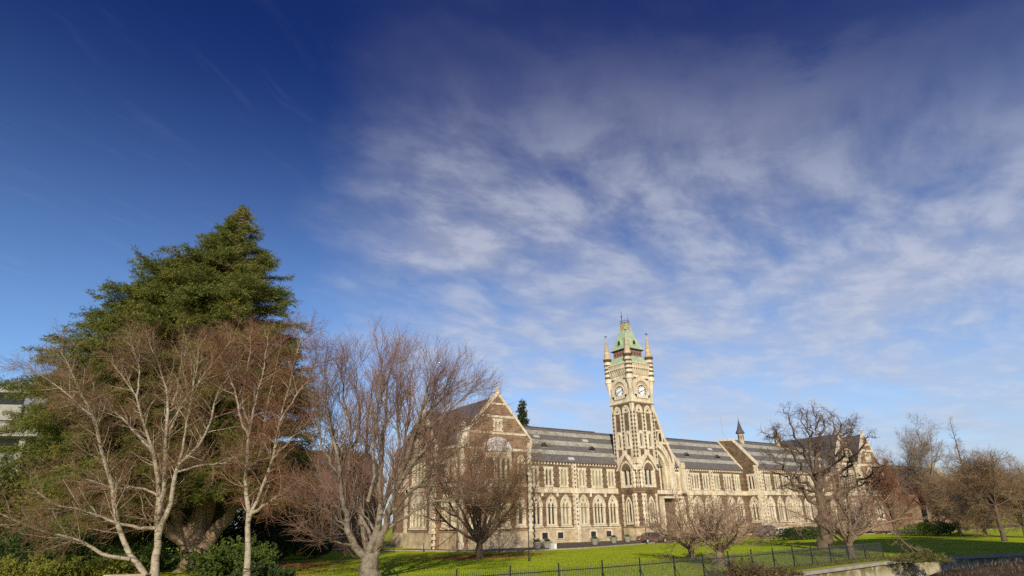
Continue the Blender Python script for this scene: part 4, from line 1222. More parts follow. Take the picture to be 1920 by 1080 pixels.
def smooth_limb(pts, r0, r1, n=14, power=1.0):
    """Catmull-Rom through control points, radius tapering r0 to r1"""
    P = [Vector(q) for q in pts]; P = [P[0] * 2 - P[1]] + P + [P[-1] * 2 - P[-2]]
    out = []
    segs = len(P) - 3
    for k in range(n + 1):
        u = k / n * segs; i = min(int(u), segs - 1); t = u - i
        a, b, c, d_ = P[i:i + 4]
        q = 0.5 * ((2 * b) + (c - a) * t + (2 * a - 5 * b + 4 * c - d_) * t * t + (3 * b - a - 3 * c + d_) * t ** 3)
        out.append(tuple(q))
    return out, [r0 + (r1 - r0) * (k / n) ** power for k in range(n + 1)]

WIG = [0.045]
_wr = random.Random(9)
def crook(limb, A):
    """give a limb the small kinks of real wood"""
    pts, rr = limb; n = len(pts) - 1; out = []
    ph = [(_wr.uniform(1.0, 2.2), _wr.uniform(0, 6.28), _wr.uniform(2.6, 4.5), _wr.uniform(0, 6.28)) for _ in range(3)]
    for i, q in enumerate(pts):
        k = A * min(1, i / 2.0) * (1 if i < n else .5)
        out.append(tuple(q[j] + k * (math.sin(ph[j][0] * i + ph[j][1]) * .7 + math.sin(ph[j][2] * i + ph[j][3]) * .5) for j in range(3)))
    return out, rr

def px_limb(pts, depth, d1, r0, r1, **kw):
    """limb through picture points, drifting in depth from depth to depth + d1"""
    n = len(pts) - 1
    return crook(smooth_limb([at(x, y, depth + d1 * (i / n) ** 1.3) for i, (x, y) in enumerate(pts)], r0, r1, **kw), WIG[0])

def flare(limb, z=0.0, k=1.7):
    """widen the foot of a trunk and sink it a little"""
    pts, rr = limb
    p0 = pts[0]
    return [(p0[0], p0[1], z - .4), (p0[0], p0[1], z)] + list(pts[1:]), [rr[0] * k * 1.1, rr[0] * k] + list(rr[1:])

def dep(p_): return (Vector(p_) - EYE).dot(FWD)

BIRCH = [dict(per=3.0, t0=.28, len=(1.2, 3.2), fall=.45, ang=(28, 58), steps=5, wob=.13, trop=(0, 0, .03), rr=.45, rmin=.010, rmax=.030),
         dict(per=4.6, t0=.10, len=(.7, 1.7), fall=.4, ang=(28, 60), steps=4, wob=.18, trop=(0, 0, -.02), rr=.55, rmin=.0070, rmax=.011),
         dict(per=7.2, t0=.10, len=(.35, .9), fall=.3, ang=(25, 60), steps=3, wob=.22, trop=(0, 0, -.05), rr=.6, rmin=.0050, rmax=.0065)]

# the many-stemmed birch at the left
b1 = onz(288, 1092); D1 = dep(b1)
L1 = [flare(px_limb([(288, 1088), (293, 1045), (296, 1006), (296, 969), (296, 902), (288, 850), (274, 810), (255, 743), (226, 702), (205, 672)], D1, 0.6, .29, .016, n=18, power=.7), k=1.25),
      px_limb([(296, 975), (303, 935), (309, 902), (310, 828), (315, 773), (311, 728), (300, 690), (287, 660), (280, 632)], D1, 2.2, .16, .016, n=16),
      px_limb([(296, 1010), (303, 984), (318, 954), (326, 902), (335, 873), (370, 839), (393, 795), (404, 747), (430, 705), (452, 675)], D1, -1.8, .19, .016, n=16),
      px_limb([(309, 840), (326, 791), (348, 747), (393, 691), (425, 650), (440, 632)], D1 + .8, 2.6, .10, .014),
      px_limb([(333, 876), (345, 830), (352, 780), (362, 730), (370, 680), (372, 640)], D1 - .7, -2.0, .09, .014),
      flare(px_limb([(280, 1090), (262, 1062), (237, 1028), (220, 976), (207, 902), (189, 839), (178, 787), (159, 769), (126, 739), (81, 706), (55, 690)], D1 - .2, -2.8, .185, .014, n=18), k=1.2),
      px_limb([(180, 795), (168, 769), (148, 728), (130, 687), (112, 655)], D1 - 1.5, 1.5, .10, .016),
      px_limb([(244, 1048), (193, 1039), (141, 1010), (74, 995), (0, 963), (-60, 945)], D1 - .6, -4.0, .12, .015, n=14),
      px_limb([(292, 990), (250, 988), (207, 976), (148, 954), (110, 948), (60, 915)], D1, -3.0, .11, .016),
      px_limb([(289, 850), (262, 820), (235, 790), (200, 765), (160, 755), (120, 752)], D1 + .2, 2.5, .10, .016),
      px_limb([(256, 745), (262, 700), (255, 665), (240, 640)], D1 + .4, -1.5, .07, .014),
      px_limb([(310, 790), (330, 740), (338, 690), (350, 650), (345, 625)], D1 + 1.2, 3.0, .09, .015),
      px_limb([(332, 885), (380, 872), (420, 868), (455, 850)], D1 - .5, -2.5, .07, .014),
      px_limb([(297, 930), (265, 915), (215, 915), (170, 900), (110, 880)], D1, 2.5, .08, .014)]
make_tree('birch_tree', 'many-stemmed pale birch, bare, leaning out over the golden juniper at the left', b1, L1, BIRCH, 11, 'birch_bark', 'birch_twigs', scale=1.0)

BIRCH2 = [dict(BIRCH[0], per=3.6, len=(1.0, 2.8)), dict(BIRCH[1], per=5.4), dict(BIRCH[2], per=7.0)]
b2 = onz(463, 1092); D2 = dep(b2)
L2 = [flare(px_limb([(463, 1090), (464, 1040), (466, 973), (461, 904), (465, 835), (476, 765), (488, 719), (498, 670), (502, 628)], D2, .8, .22, .016, n=18, power=.75), k=1.2),
      px_limb([(466, 978), (474, 955), (493, 913), (511, 858), (525, 788), (543, 719), (557, 660), (566, 625)], D2, -1.2, .13, .014, n=14),
      px_limb([(462, 885), (472, 872), (486, 858), (493, 811), (506, 737), (520, 680), (528, 630)], D2 + .2, 1.8, .09, .014, n=14),
      px_limb([(468, 965), (485, 955), (506, 941), (534, 923), (560, 900)], D2, -2.2, .12, .018),
      px_limb([(467, 820), (450, 780), (440, 730), (425, 690), (420, 650)], D2 + .3, -1.5, .09, .016),
      px_limb([(525, 790), (550, 750), (575, 715), (590, 680), (596, 655)], D2 - .7, -1.5, .08, .015),
      px_limb([(511, 860), (540, 830), (565, 800), (590, 790)], D2 - .5, 2.0, .07, .014),
      px_limb([(470, 800), (455, 760), (462, 700), (470, 655), (468, 630)], D2 + .4, 1.8, .09, .015)]
make_tree('birch_tree', 'pale birch with a thick haze of reddish twigs in front of the big cedar', b2, L2, BIRCH2, 12, 'birch_bark', 'red_twigs')

# the vase-shaped beech
BEECH = [dict(per=2.4, t0=.22, len=(1.8, 4.2), fall=.5, ang=(20, 42), steps=6, wob=.08, trop=(0, 0, .085), rr=.42, rmin=.011, rmax=.032),
         dict(per=3.7, t0=.12, len=(.9, 2.2), fall=.4, ang=(20, 45), steps=4, wob=.10, trop=(0, 0, .08), rr=.55, rmin=.0078, rmax=.013),
         dict(per=5.2, t0=.12, len=(.45, 1.15), fall=.3, ang=(18, 45), steps=3, wob=.12, trop=(0, 0, .07), rr=.6, rmin=.0052, rmax=.0070)]
WIG[0] = .085
b3 = onz(695, 1088); D3 = dep(b3)
def bl(pts, *a, **k): return px_limb([(x, y if y > 820 else 820 - (820 - y) * .80) for x, y in pts], *a, **k)
L3 = [flare(bl([(694, 1088), (692, 1062), (690, 1045)], D3, 0, .62, .52, n=6), k=1.25),
      bl([(692, 1060), (685, 1047), (665, 1023), (653, 992), (648, 963), (642, 933), (636, 881), (622, 811), (613, 740), (610, 690), (607, 650)], D3 - .1, -1.0, .29, .02, n=20, power=.8),
      bl([(643, 935), (645, 904), (659, 839), (652, 765), (641, 696), (640, 650)], D3 - .3, 1.6, .15, .02, n=14),
      bl([(692, 1062), (694, 1030), (705, 998), (716, 952), (730, 913), (743, 881), (761, 825), (766, 756), (770, 696), (775, 650)], D3, 1.0, .30, .02, n=20, power=.8),
      bl([(697, 1060), (706, 1030), (720, 998), (727, 967), (743, 917), (755, 876), (784, 811), (817, 784), (863, 733), (885, 715)], D3 + .1, -1.6, .29, .018, n=20, power=.8),
      bl([(692, 1050), (686, 1020), (677, 985), (674, 940), (680, 890), (686, 840), (690, 780), (697, 720), (703, 660)], D3 + .3, 2.6, .20, .02, n=16),
      bl([(716, 952), (712, 900), (716, 850), (722, 790), (724, 730), (730, 670), (735, 632)], D3 + .3, 2.6, .18, .02, n=16),
      bl([(743, 917), (765, 880), (790, 850), (822, 825), (850, 800), (880, 790), (905, 770)], D3 - .6, -2.4, .15, .018, n=14),
      bl([(761, 825), (790, 780), (815, 740), (835, 700), (848, 672)], D3 + .7, 1.8, .12, .018, n=12),
      bl([(755, 876), (775, 820), (792, 760), (803, 705), (808, 660)], D3 - .5, -2.2, .13, .018, n=12),
      bl([(637, 890), (615, 860), (600, 820), (592, 770), (585, 725)], D3 - .5, -1.8, .10, .016, n=12),
      bl([(653, 992), (625, 965), (604, 952), (580, 935)], D3 - .3, -2.0, .08, .014),
      bl([(705, 998), (680, 960), (660, 930), (640, 915)], D3 + .1, 2.5, .08, .014),
      bl([(720, 998), (770, 962), (820, 940), (860, 935), (890, 920)], D3, -2.5, .10, .015),
      bl([(665, 1023), (635, 1018), (610, 1008), (590, 998)], D3 - .3, -2.5, .06, .012),
      bl([(662, 838), (675, 790), (672, 735), (668, 690), (670, 650)], D3 + .6, 1.5, .10, .016)]
for pts_, dd, r_ in (([(700, 1030), (690, 990), (664, 950), (650, 900), (628, 840), (618, 770), (618, 700)], 3.2, .13), ([(712, 965), (735, 920), (770, 880), (800, 840), (828, 790), (850, 745)], 3.0, .13),
                     ([(727, 967), (775, 920), (815, 880), (850, 850), (880, 830)], -3.2, .11), ([(690, 940), (702, 880), (700, 820), (710, 750), (715, 690), (718, 640)], -2.2, .12),
                     ([(743, 881), (748, 830), (745, 770), (750, 700), (752, 650)], 2.4, .10), ([(784, 811), (800, 770), (825, 735), (862, 700), (880, 690)], 1.6, .08), ([(653, 992), (630, 950), (605, 905), (592, 870)], 2.6, .09)):
    L3.append(bl(pts_, D3, dd, r_, .015, n=13))
make_tree('beech_tree', 'big bare vase-shaped beech forking low above the lawn, left of the gabled wing', b3, L3, BEECH, 13, 'beech_bark', 'beech_twigs')

def grown_tree(name, label, loc, H, W, fork, r, nl, seed, spec, barkm, twigm, spread=(18, 55), trop=.05, wob=.10, group=None, lean=(0, 0), scale=1.0, double=False, curl=0.0):
    """trunk that breaks into nl limbs filling a crown H tall and W wide"""
    rng = random.Random(seed)
    x, y = loc[0], loc[1]
    top = (x + lean[0], y + lean[1], fork)
    limbs = [flare(smooth_limb([(x, y, 0), (x + lean[0] * .4 + rng.uniform(-.1, .1), y + lean[1] * .4, fork * .5), top], r, r * .72, n=7), k=1.35)]
    for i in range(nl):
        a = 2 * math.pi * (i + rng.uniform(-.3, .3)) / nl
        tilt = rad(rng.uniform(*spread))
        if i % 3 == 2: tilt *= .45
        d_ = (math.cos(a) * math.sin(tilt), math.sin(a) * math.sin(tilt), math.cos(tilt))
        L = min((H - fork) / max(math.cos(tilt), .25) * .98, W * .5 / max(math.sin(tilt), .18)) * rng.uniform(.82, 1.05)
        s = (top[0], top[1], fork * rng.uniform(.72, 1.0))
        p_, rr = grow(s, d_, L, r * rng.uniform(.26, .42), .015, 10, wob, (0, 0, trop), rng)
        limbs.append((p_, rr))
        for k in range(2 if double else 1):
            q, qd, qr = sample(p_, rr, rng.uniform(.25, .55))
            p2, r2 = grow(q, turn(qd, rad(rng.uniform(25, 50)), rng), L * rng.uniform(.45, .65), qr * .65, .012, 7, wob * 1.2, (0, 0, trop), rng)
            limbs.append((p2, r2))
    return make_tree(name, label, (x, y, 0), limbs, spec, seed + 1, barkm, twigm, group=group, trunk_sides=7, scale=scale)

def kind(p0, l0, p1, l1, p2, l2, wob=.15, trop=.03, rmin=.010, ang=(25, 60)):
    return [dict(per=p0, t0=.2, len=l0, fall=.4, ang=ang, steps=5, wob=wob, trop=(0, 0, trop), rr=.5, rmin=rmin * 1.3, rmax=.035),
            dict(per=p1, t0=.1, len=l1, fall=.35, ang=ang, steps=4, wob=wob * 1.2, trop=(0, 0, trop), rr=.55, rmin=rmin, rmax=.016),
            dict(per=p2, t0=.1, len=l2, fall=.3, ang=ang, steps=3, wob=wob * 1.3, trop=(0, 0, trop * .7), rr=.6, rmin=rmin * .56, rmax=rmin * .75)]

# twiggy tree before the gabled wing
p_ = onz(900, 1047)
grown_tree('hornbeam_tree', 'short bare tree with a dense brown brush of twigs before the gabled wing', p_, 11.4, 15.5, 1.6, .38, 16, 21,
           kind(2.6, (1.2, 3.0), 3.8, (.7, 1.6), 4.8, (.35, .9), .14, .04, .0095), 'oak_bark', 'birch_twigs', spread=(16, 74), trop=.045, wob=.11)
# low cherry trees by the fence
CH_ = kind(3.0, (.6, 1.5), 4.2, (.4, .9), 5.2, (.25, .55), .20, .02, .0105)
p_ = onz(1303, 1049)
grown_tree('cherry_tree', 'low spreading bare cherry tree with a short leaning trunk, nearer the driveway', p_, 4.2, 12.0, 1.0, .28, 11, 31, CH_, 'cherry_bark', 'cherry_twigs', spread=(48, 74), trop=.02, wob=.14, lean=(-.3, .2), double=True)
p_ = onz(1354, 1062)
grown_tree('cherry_tree', 'low spreading bare cherry tree with a thick forked trunk just inside the railings', p_, 4.0, 9.5, 1.1, .33, 10, 32, CH_, 'cherry_bark', 'cherry_twigs', spread=(46, 74), trop=.02, wob=.14, double=True)
p_ = onz(1597, 1047)
grown_tree('cherry_tree', 'low spreading bare cherry tree with a pale forked trunk, right of the tall oak', p_, 5.0, 11.5, 1.2, .34, 10, 34, CH_, 'cherry_bark', 'cherry_twigs', spread=(40, 68), trop=.035, wob=.14, double=True)
# oak
OAK = kind(2.3, (.8, 2.1), 3.9, (.5, 1.2), 5.0, (.3, .7), .26, .012, .0125, (30, 75))
WIG[0] = .30
p_ = onz(1545, 1031); DO = dep(p_)
LO = [flare(px_limb([(1547, 1031), (1545, 1000), (1541, 960), (1537, 925), (1535, 890)], DO, 0, .62, .36, n=10), k=1.2),
      px_limb([(1540, 950), (1515, 932), (1492, 905), (1470, 878), (1452, 860), (1435, 845)], DO, -2.5, .22, .03, n=12),
      px_limb([(1537, 920), (1525, 885), (1505, 845), (1490, 812), (1478, 785), (1468, 768)], DO, 1.5, .21, .03, n=12),
      px_limb([(1535, 895), (1532, 860), (1538, 825), (1532, 790), (1526, 765)], DO, -1.5, .22, .03, n=12),
      px_limb([(1536, 900), (1555, 865), (1562, 830), (1560, 795), (1552, 768)], DO, 2.5, .2, .03, n=12),
      px_limb([(1538, 915), (1572, 890), (1600, 860), (1620, 830), (1632, 815)], DO, -2.0, .2, .03, n=12),
      px_limb([(1540, 940), (1580, 925), (1612, 902), (1640, 880), (1652, 872)], DO, 2.0, .18, .03, n=12),
      px_limb([(1505, 850), (1480, 840), (1452, 820), (1430, 812)], DO + .8, -2.0, .11, .025),
      px_limb([(1555, 868), (1585, 838), (1598, 805), (1592, 785)], DO + 1, 3.0, .12, .025),
      px_limb([(1540, 935), (1520, 920), (1480, 915), (1450, 905)], DO, 3.0, .13, .025),
      px_limb([(1538, 900), (1540, 870), (1515, 820), (1505, 785), (1500, 765)], DO, 4.0, .15, .025),
      px_limb([(1538, 905), (1548, 880), (1580, 860), (1575, 815), (1572, 780)], DO, -4.0, .15, .025)]
for (pts_, dd) in (([(1538, 915), (1510, 880), (1480, 850), (1462, 822), (1445, 800)], -4.0), ([(1536, 890), (1528, 840), (1545, 800), (1540, 775)], 4.0), ([(1540, 930), (1575, 905), (1590, 870), (1612, 845)], 4.0),
                   ([(1538, 925), (1500, 900), (1470, 895), (1430, 870)], 3.5), ([(1540, 940), (1590, 915), (1630, 905), (1660, 900)], -3.5), ([(1537, 905), (1520, 860), (1518, 810), (1512, 770)], -4.5), ([(1537, 900), (1570, 850), (1585, 815), (1605, 800)], -1.0)):
    LO.append(px_limb(pts_, DO, dd, .16, .025, n=12))
make_tree('oak_tree', 'tall bare dark oak with gnarled limbs before the far gables', p_, LO, OAK, 41, 'oak_bark', 'oak_twigs', scale=1.0)
WIG[0] = .15
# trees at the right, beyond the lawn
FAR = kind(2.0, (1.4, 3.4), 3.4, (.8, 1.8), 4.4, (.5, 1.1), .13, .05, .0145)
p_ = onz(1742, 1001)
grown_tree('ash_tree', 'tall pale bare tree with upswept twigs right of the far gables', p_, 17.5, 14.0, 4.6, .5, 10, 51, FAR, 'beech_bark', 'grey_twigs', spread=(14, 48), trop=.06)
p_ = onz(1680, 1002)
grown_tree('copper_beech', 'dark reddish-brown bushy tree between the oak and the tall pale tree', p_, 11.0, 12.0, 2.2, .36, 12, 53, FAR, 'oak_bark', 'plum_twigs', spread=(15, 62), trop=.03)
p_ = onz(1884, 1015)
grown_tree('plane_tree', 'bare tree with a pale trunk and drooping twigs at the right edge of the lawn', p_, 9.6, 12.0, 4.0, .27, 12, 55, kind(2.4, (1.4, 3.2), 3.8, (.8, 1.9), 4.6, (.5, 1.1), .12, -.02, .013), 'oak_bark', 'willow_twigs', spread=(18, 66), trop=.0)
for (px, py, H, W, sd_, lab) in ((1800, 1002, 8.6, 15, 61, 'ochre willow thicket in front of the far brick house, left of the pale trunk'),
                                 (1848, 1006, 8.0, 14, 62, 'ochre willow thicket right behind the pale-trunked tree at the lawn edge'),
                                 (1925, 1008, 8.5, 13, 63, 'ochre willow thicket cut off by the right edge of the photo')):
    p_ = onz(px, py)
    grown_tree('willow_tree', lab, p_, H, W, 1.2, .3, 13, sd_, kind(2.5, (1.4, 3.2), 4.0, (.8, 1.8), 5.0, (.5, 1.2), .12, .0, .0155), 'cherry_bark', 'willow_twigs', spread=(10, 68), trop=.02)
p_ = at(1822, 940, 165); p_.z = 0
rng = random.Random(71)
Lm = [flare(smooth_limb([(p_.x, p_.y, 0), (p_.x, p_.y, 12), (p_.x, p_.y, 27.0)], .4, .03, n=16), k=1.3)]
LARCH = [dict(per=4.0, t0=.28, len=(4.5, 6.5), fall=.92, ang=(65, 85), steps=5, wob=.06, trop=(0, 0, .05), rr=.3, rmin=.025, rmax=.05),
         dict(per=3.0, t0=.1, len=(.8, 1.8), fall=.4, ang=(35, 60), steps=3, wob=.12, trop=(0, 0, -.03), rr=.6, rmin=.020, rmax=.03)]
make_tree('larch_tree', 'slim cone-shaped bare larch rising behind the willows at the right', p_, Lm, LARCH, 72, 'oak_bark', 'red_twigs')

# ------------------------------------------------------------------ evergreens and shrubs
def sprays(C, Dr, length, width, rs, droop=0.0):
    """little diamond leaves at C pointing along Dr"""
    n = len(C)
    L = length * rs.uniform(.6, 1.35, n)[:, None]; W = width * rs.uniform(.7, 1.3, n)[:, None]
    Dr = Dr + rs.normal(0, .42, (n, 3)); Dr[:, 2] -= droop
    Dr /= np.linalg.norm(Dr, axis=1, keepdims=True) + 1e-9
    S = np.cross(Dr, rs.normal(0, 1, (n, 3))); S /= np.linalg.norm(S, axis=1, keepdims=True) + 1e-9
    V = np.stack([C, C + Dr * L * .45 + S * W, C + Dr * L, C + Dr * L * .45 - S * W], 1).reshape(-1, 3)
    return V, np.arange(n * 4).reshape(-1, 4)

def branch_leaves(polys, per_m, each, length, width, rs, t0=.15, droop=0.0, jitter=.12):
    C, D_ = [], []
    for pts, rr in polys:
        P = np.array(pts); seg = np.diff(P, axis=0); ln = np.linalg.norm(seg, axis=1); tot = ln.sum()
        k = max(1, int(tot * per_m)); t = t0 + (1 - t0) * (np.arange(k) + rs.uniform(0, 1, k)) / k
        u = t * (len(P) - 1); i = np.minimum(u.astype(int), len(P) - 2); f_ = (u - i)[:, None]
        pos_ = P[i] + seg[i] * f_; d_ = seg[i] / (ln[i][:, None] + 1e-9)
        C.append(np.repeat(pos_, each, 0)); D_.append(np.repeat(d_, each, 0))
    C = np.concatenate(C); D_ = np.concatenate(D_)
    C = C + rs.normal(0, jitter, C.shape)
    side = rs.normal(0, .55, C.shape)
    return sprays(C, D_ + side, length, width, rs, droop)

# the great cedar
pc = onz(368, 1070); DC = dep(pc)
cedar = thing('cedar_tree', 'huge dark green cedar towering behind the birches at the left', 'tree', pc)
prof = [(388, 452, 468), (430, 412, 492), (470, 372, 515), (500, 318, 532), (550, 238, 545), (600, 178, 575), (650, 112, 585), (690, 55, 592), (722, 20, 598), (745, 25, 600), (775, 60, 603), (830, 90, 606), (880, 90, 600), (930, 150, 575)]
axis = lambda y: 380 + (460 - 380) * (1065 - y) / (1065 - 388)
rng = random.Random(81); rs = np.random.RandomState(81)
limbs = [flare(px_limb([(368, 1070), (366, 1030), (372, 985), (392, 900), (410, 800), (430, 680), (448, 540), (459, 392)], DC, 0, 1.35, .05, n=22, power=.8), k=1.3),
         px_limb([(362, 1035), (340, 990), (330, 960), (332, 905), (338, 840), (330, 740)], DC - .5, -1.5, .62, .1, n=12),
         px_limb([(378, 1040), (400, 1000), (432, 965), (446, 930), (452, 880), (470, 790)], DC - .4, -2.0, .60, .1, n=12),
         px_limb([(372, 1020), (376, 970), (384, 930), (380, 880), (372, 800), (350, 690), (340, 600)], DC - .6, 1.5, .55, .08, n=14),
         px_limb([(360, 1030), (322, 1000), (300, 975), (282, 955)], DC - .4, -3.0, .5, .12)]
boughs, shoots = [], []
NB = 900
for i in range(NB):
    y = 389 + (930 - 389) * ((i + rng.random()) / NB)
    for k in range(len(prof) - 1):
        if prof[k][0] <= y <= prof[k + 1][0]: break
    f_ = (y - prof[k][0]) / (prof[k + 1][0] - prof[k][0])
    xl, xr = prof[k][1] + (prof[k + 1][1] - prof[k][1]) * f_, prof[k][2] + (prof[k + 1][2] - prof[k][2]) * f_
    xa = min(max(axis(y), xl + 4), xr - 4)
    c = at(xa, y, DC + (i % 5 - 2) * .25)
    a = rng.uniform(0, 2 * math.pi) if i % 9 < 5 else math.pi + rng.uniform(-1.0, 1.0)
    dl = RIGHT * math.cos(a) + FWD * math.sin(a)
    hl, hr_ = (xa - xl) / FPX * DC * 1.02, (xr - xa) / FPX * DC * 1.02
    side = hr_ if math.cos(a) > 0 else hl
    dpt = min((hl + hr_) * .5, 9.0)
    L = 1.0 / math.sqrt((math.cos(a) / max(side, .3)) ** 2 + (math.sin(a) / max(dpt, .3)) ** 2) * rng.uniform(.74, 1.03)
    start = c - Vector((0, 0, rng.uniform(0.0, .12) * L))
    rise = rng.uniform(-.06, .26) if y < 640 else rng.uniform(-.15, .2)
    p_, rr = grow(tuple(start), nrm((dl.x, dl.y, rise)), L, .03 + .010 * L, .012, 8, .05, (0, 0, -.018), rng)
    boughs.append((p_, rr))
    n = max(3, int(L * 2.6))
    for j in range(n):
        t = .22 + .78 * (j + rng.random()) / n
        q, qd, qr = sample(p_, rr, t)
        sd_ = 1 if j % 2 else -1
        sdv = nrm((qd[0] * .75 - sd_ * qd[1] * .8, qd[1] * .75 + sd_ * qd[0] * .8, rng.uniform(-.35, .30)))
        l2 = max(.18, min(1.9, .28 * L)) * (1.15 - .65 * t) * rng.uniform(.7, 1.3)
        s2 = grow(q, sdv, l2, .02, .008, 3, .10, (0, 0, -.05), rng)
        shoots.append(s2)
V, Q = tubes(limbs, 12); V2, Q2 = tubes(boughs, 5)
np_obj('trunk', np.concatenate([V, V2]), np.concatenate([Q, Q2 + len(V)]), 'cedar_bark', cedar)
V, Q = branch_leaves(shoots, 8.0, 8, .30, .023, rs, .05, .06, .10)
V2, Q2 = branch_leaves(boughs, 7.0, 8, .30, .023, rs, .30, .05, .08)
np_obj('foliage', np.concatenate([V, V2]), np.concatenate([Q, Q2 + len(V)]), 'cedar_needles', cedar, smooth=False)

def conifer(name, label, loc, H, W, seed, m, n=160, leaf=(.4, .09), trunk='oak_bark'):
    t = thing(name, label, 'tree', loc)
    rng = random.Random(seed); rs = np.random.RandomState(seed)
    limbs = [flare(smooth_limb([(loc[0], loc[1], 0), (loc[0], loc[1], H * .5), (loc[0], loc[1], H)], .018 * H, .03, n=10), k=1.2)]
    bs = []
    for i in range(n):
        z = H * (.08 + .9 * (i + rng.random()) / n); a = rng.uniform(0, 6.283)
        L = W * .5 * (1 - z / H) ** .75 * rng.uniform(.65, 1.1) + .15
        bs.append(grow((loc[0], loc[1], z), nrm((math.cos(a), math.sin(a), .25)), L, .06, .02, 5, .08, (0, 0, -.03), rng))
    V, Q = tubes(limbs + bs, 5) if False else tubes(limbs, 6)
    V2, Q2 = tubes(bs, 4)
    np_obj('trunk', np.concatenate([V, V2]), np.concatenate([Q, Q2 + len(V)]), trunk, t)
    V, Q = branch_leaves(bs, 6, 6, leaf[0], leaf[1], rs, .15, .1, .22)
    np_obj('foliage', V, Q, m, t, smooth=False)
    return t
p_ = at(981, 800, 128); p_.z = 0
conifer('fir_tree', 'narrow dark fir standing behind the main slate roof beside the gable', p_, (at(980, 747, 128).z), 6.5, 91, 'dark_needles', 170, (.7, .15))

def bush(name, label, loc, rx, ry, h, m, seed, n=5000, leaf=(.16, .05), group=None, lumps=9, stems=True, cat='shrub', up=.3):
    """a shrub: several lumpy leaf clusters on stems"""
    t = thing(name, label, cat, loc, group)
    rs = np.random.RandomState(seed)
    ang = rs.uniform(0, 2 * np.pi, lumps); rr = np.sqrt(rs.uniform(0, 1, lumps)) * .75
    cen = np.stack([np.cos(ang) * rr * rx, np.sin(ang) * rr * ry, h * (.35 + .45 * rs.uniform(0, 1, lumps) * (1 - .5 * rr))], 1)
    size = rs.uniform(.30, .5, lumps)
    k = rs.randint(0, lumps, n); d_ = rs.normal(0, 1, (n, 3)); d_ /= np.linalg.norm(d_, axis=1, keepdims=True)
    rad_ = rs.uniform(.55, 1.0, n) ** .5
    C = cen[k] + d_ * (size[k] * rad_)[:, None] * np.array([rx, ry, h * .8]); C[:, 2] = np.maximum(C[:, 2], .05)
    C += np.array([loc[0], loc[1], loc[2]])
    V, Q = sprays(C, d_ + np.array([0, 0, up]), leaf[0], leaf[1], rs)
    np_obj('foliage', V, Q, m, t, smooth=False)
    if stems:
        st = [smooth_limb([(loc[0], loc[1], loc[2] - .1), tuple(np.array(loc) + c * [.4, .4, .6]), tuple(np.array(loc) + c)], .05, .015, n=4) for c in cen]
        V, Q = tubes(st, 4); np_obj('stem', V, Q, 'oak_bark', t)
    return t

def bush_px(name, label, px, py, depth, w, h, m, seed, **kw):
    p_ = at(px, py, depth); p_.z = 0
    return bush(name, label, p_, w, kw.pop('ry', w * .8), h, m, seed, **kw)

bush_px('yew_tree', 'broad dark yew rising to the sky edge behind the birch at the far left', 55, 1000, 62, 8.5, 10.0, 'hedge_leaves', 101, n=36000, leaf=(.34, .075), lumps=34, ry=4.0, cat='tree', up=-.1)
bush_px('yew_tree', 'dark rounded yew low between the birch stems and the cedar trunk', 205, 1020, 60, 5.5, 7.2, 'hedge_leaves', 102, n=20000, leaf=(.32, .07), lumps=24, ry=3.5, cat='tree', up=-.1)
bush_px('holly_bush', 'low glossy dark evergreen bush below the broad yew', 110, 1040, 52, 5.0, 3.6, 'laurel_leaves', 103, n=12000, leaf=(.22, .07), lumps=16)
def plume_bush(name, label, px, py, depth, w, h, m, seed, n=70, leaf=(.16, .03), spread=1.0, cat='shrub', per=26, droop=0.0):
    """loose shrub of arching leafy shoots"""
    p_ = at(px, py, depth); p_.z = 0
    t = thing(name, label, cat, p_)
    rng = random.Random(seed); rs = np.random.RandomState(seed); sh_ = []
    for i in range(n):
        a = rng.uniform(0, 6.283); k = rng.random() ** .6
        b = (p_.x + math.cos(a) * w * .55 * k, p_.y + math.sin(a) * w * .5 * k, .02)
        tilt = rad(rng.uniform(8, 30) + 42 * k * spread)
        d_ = (math.cos(a) * math.sin(tilt), math.sin(a) * math.sin(tilt), math.cos(tilt))
        main = grow(b, d_, h * rng.uniform(.6, 1.15), .018, .006, 6, .12, (0, 0, -.03 - droop), rng); sh_.append(main)
        for j in range(5):
            q, qd, qr = sample(main[0], main[1], rng.uniform(.25, .95))
            sh_.append(grow(q, turn(qd, rad(rng.uniform(25, 55)), rng), h * rng.uniform(.15, .38), .008, .004, 3, .12, (0, 0, -droop), rng))
    V, Q = tubes(sh_, 3); np_obj('stem', V, Q, 'oak_bark', t)
    V, Q = branch_leaves(sh_, per, 2, leaf[0], leaf[1], rs, .12, .0, .03)
    np_obj('foliage', V, Q, m, t, smooth=False)
    return t
plume_bush('juniper_bush', 'golden juniper with upright plumes in the bottom left corner', 45, 1075, 39, 2.9, 1.75, 'gold_juniper', 104, n=85)
plume_bush('juniper_bush', 'golden juniper low beside the timber bench', 185, 1075, 43, 2.6, 1.4, 'gold_juniper', 105, n=70)
plume_bush('laurel_bush', 'fresh green bush between the birch stems and the cedar foot', 262, 1050, 49, 2.0, 2.1, 'shrub_leaves', 106, n=50, leaf=(.15, .05))
plume_bush('laurel_bush', 'fresh green rounded bush beside the reddish birch trunk', 438, 1058, 46, 2.4, 2.3, 'shrub_leaves', 107, n=75, leaf=(.15, .05))
plume_bush('ivy_mound', 'low spread of dark ivy at the foot of the reddish birch', 495, 1076, 43, 2.2, .9, 'laurel_leaves', 108, n=80, leaf=(.12, .05), spread=1.3)
bush_px('rhododendron_bush', 'dark rhododendron in the shade left of the beech trunk', 530, 1030, 64, 2.6, 2.6, 'laurel_leaves', 109, n=6000, lumps=11, leaf=(.2, .06))
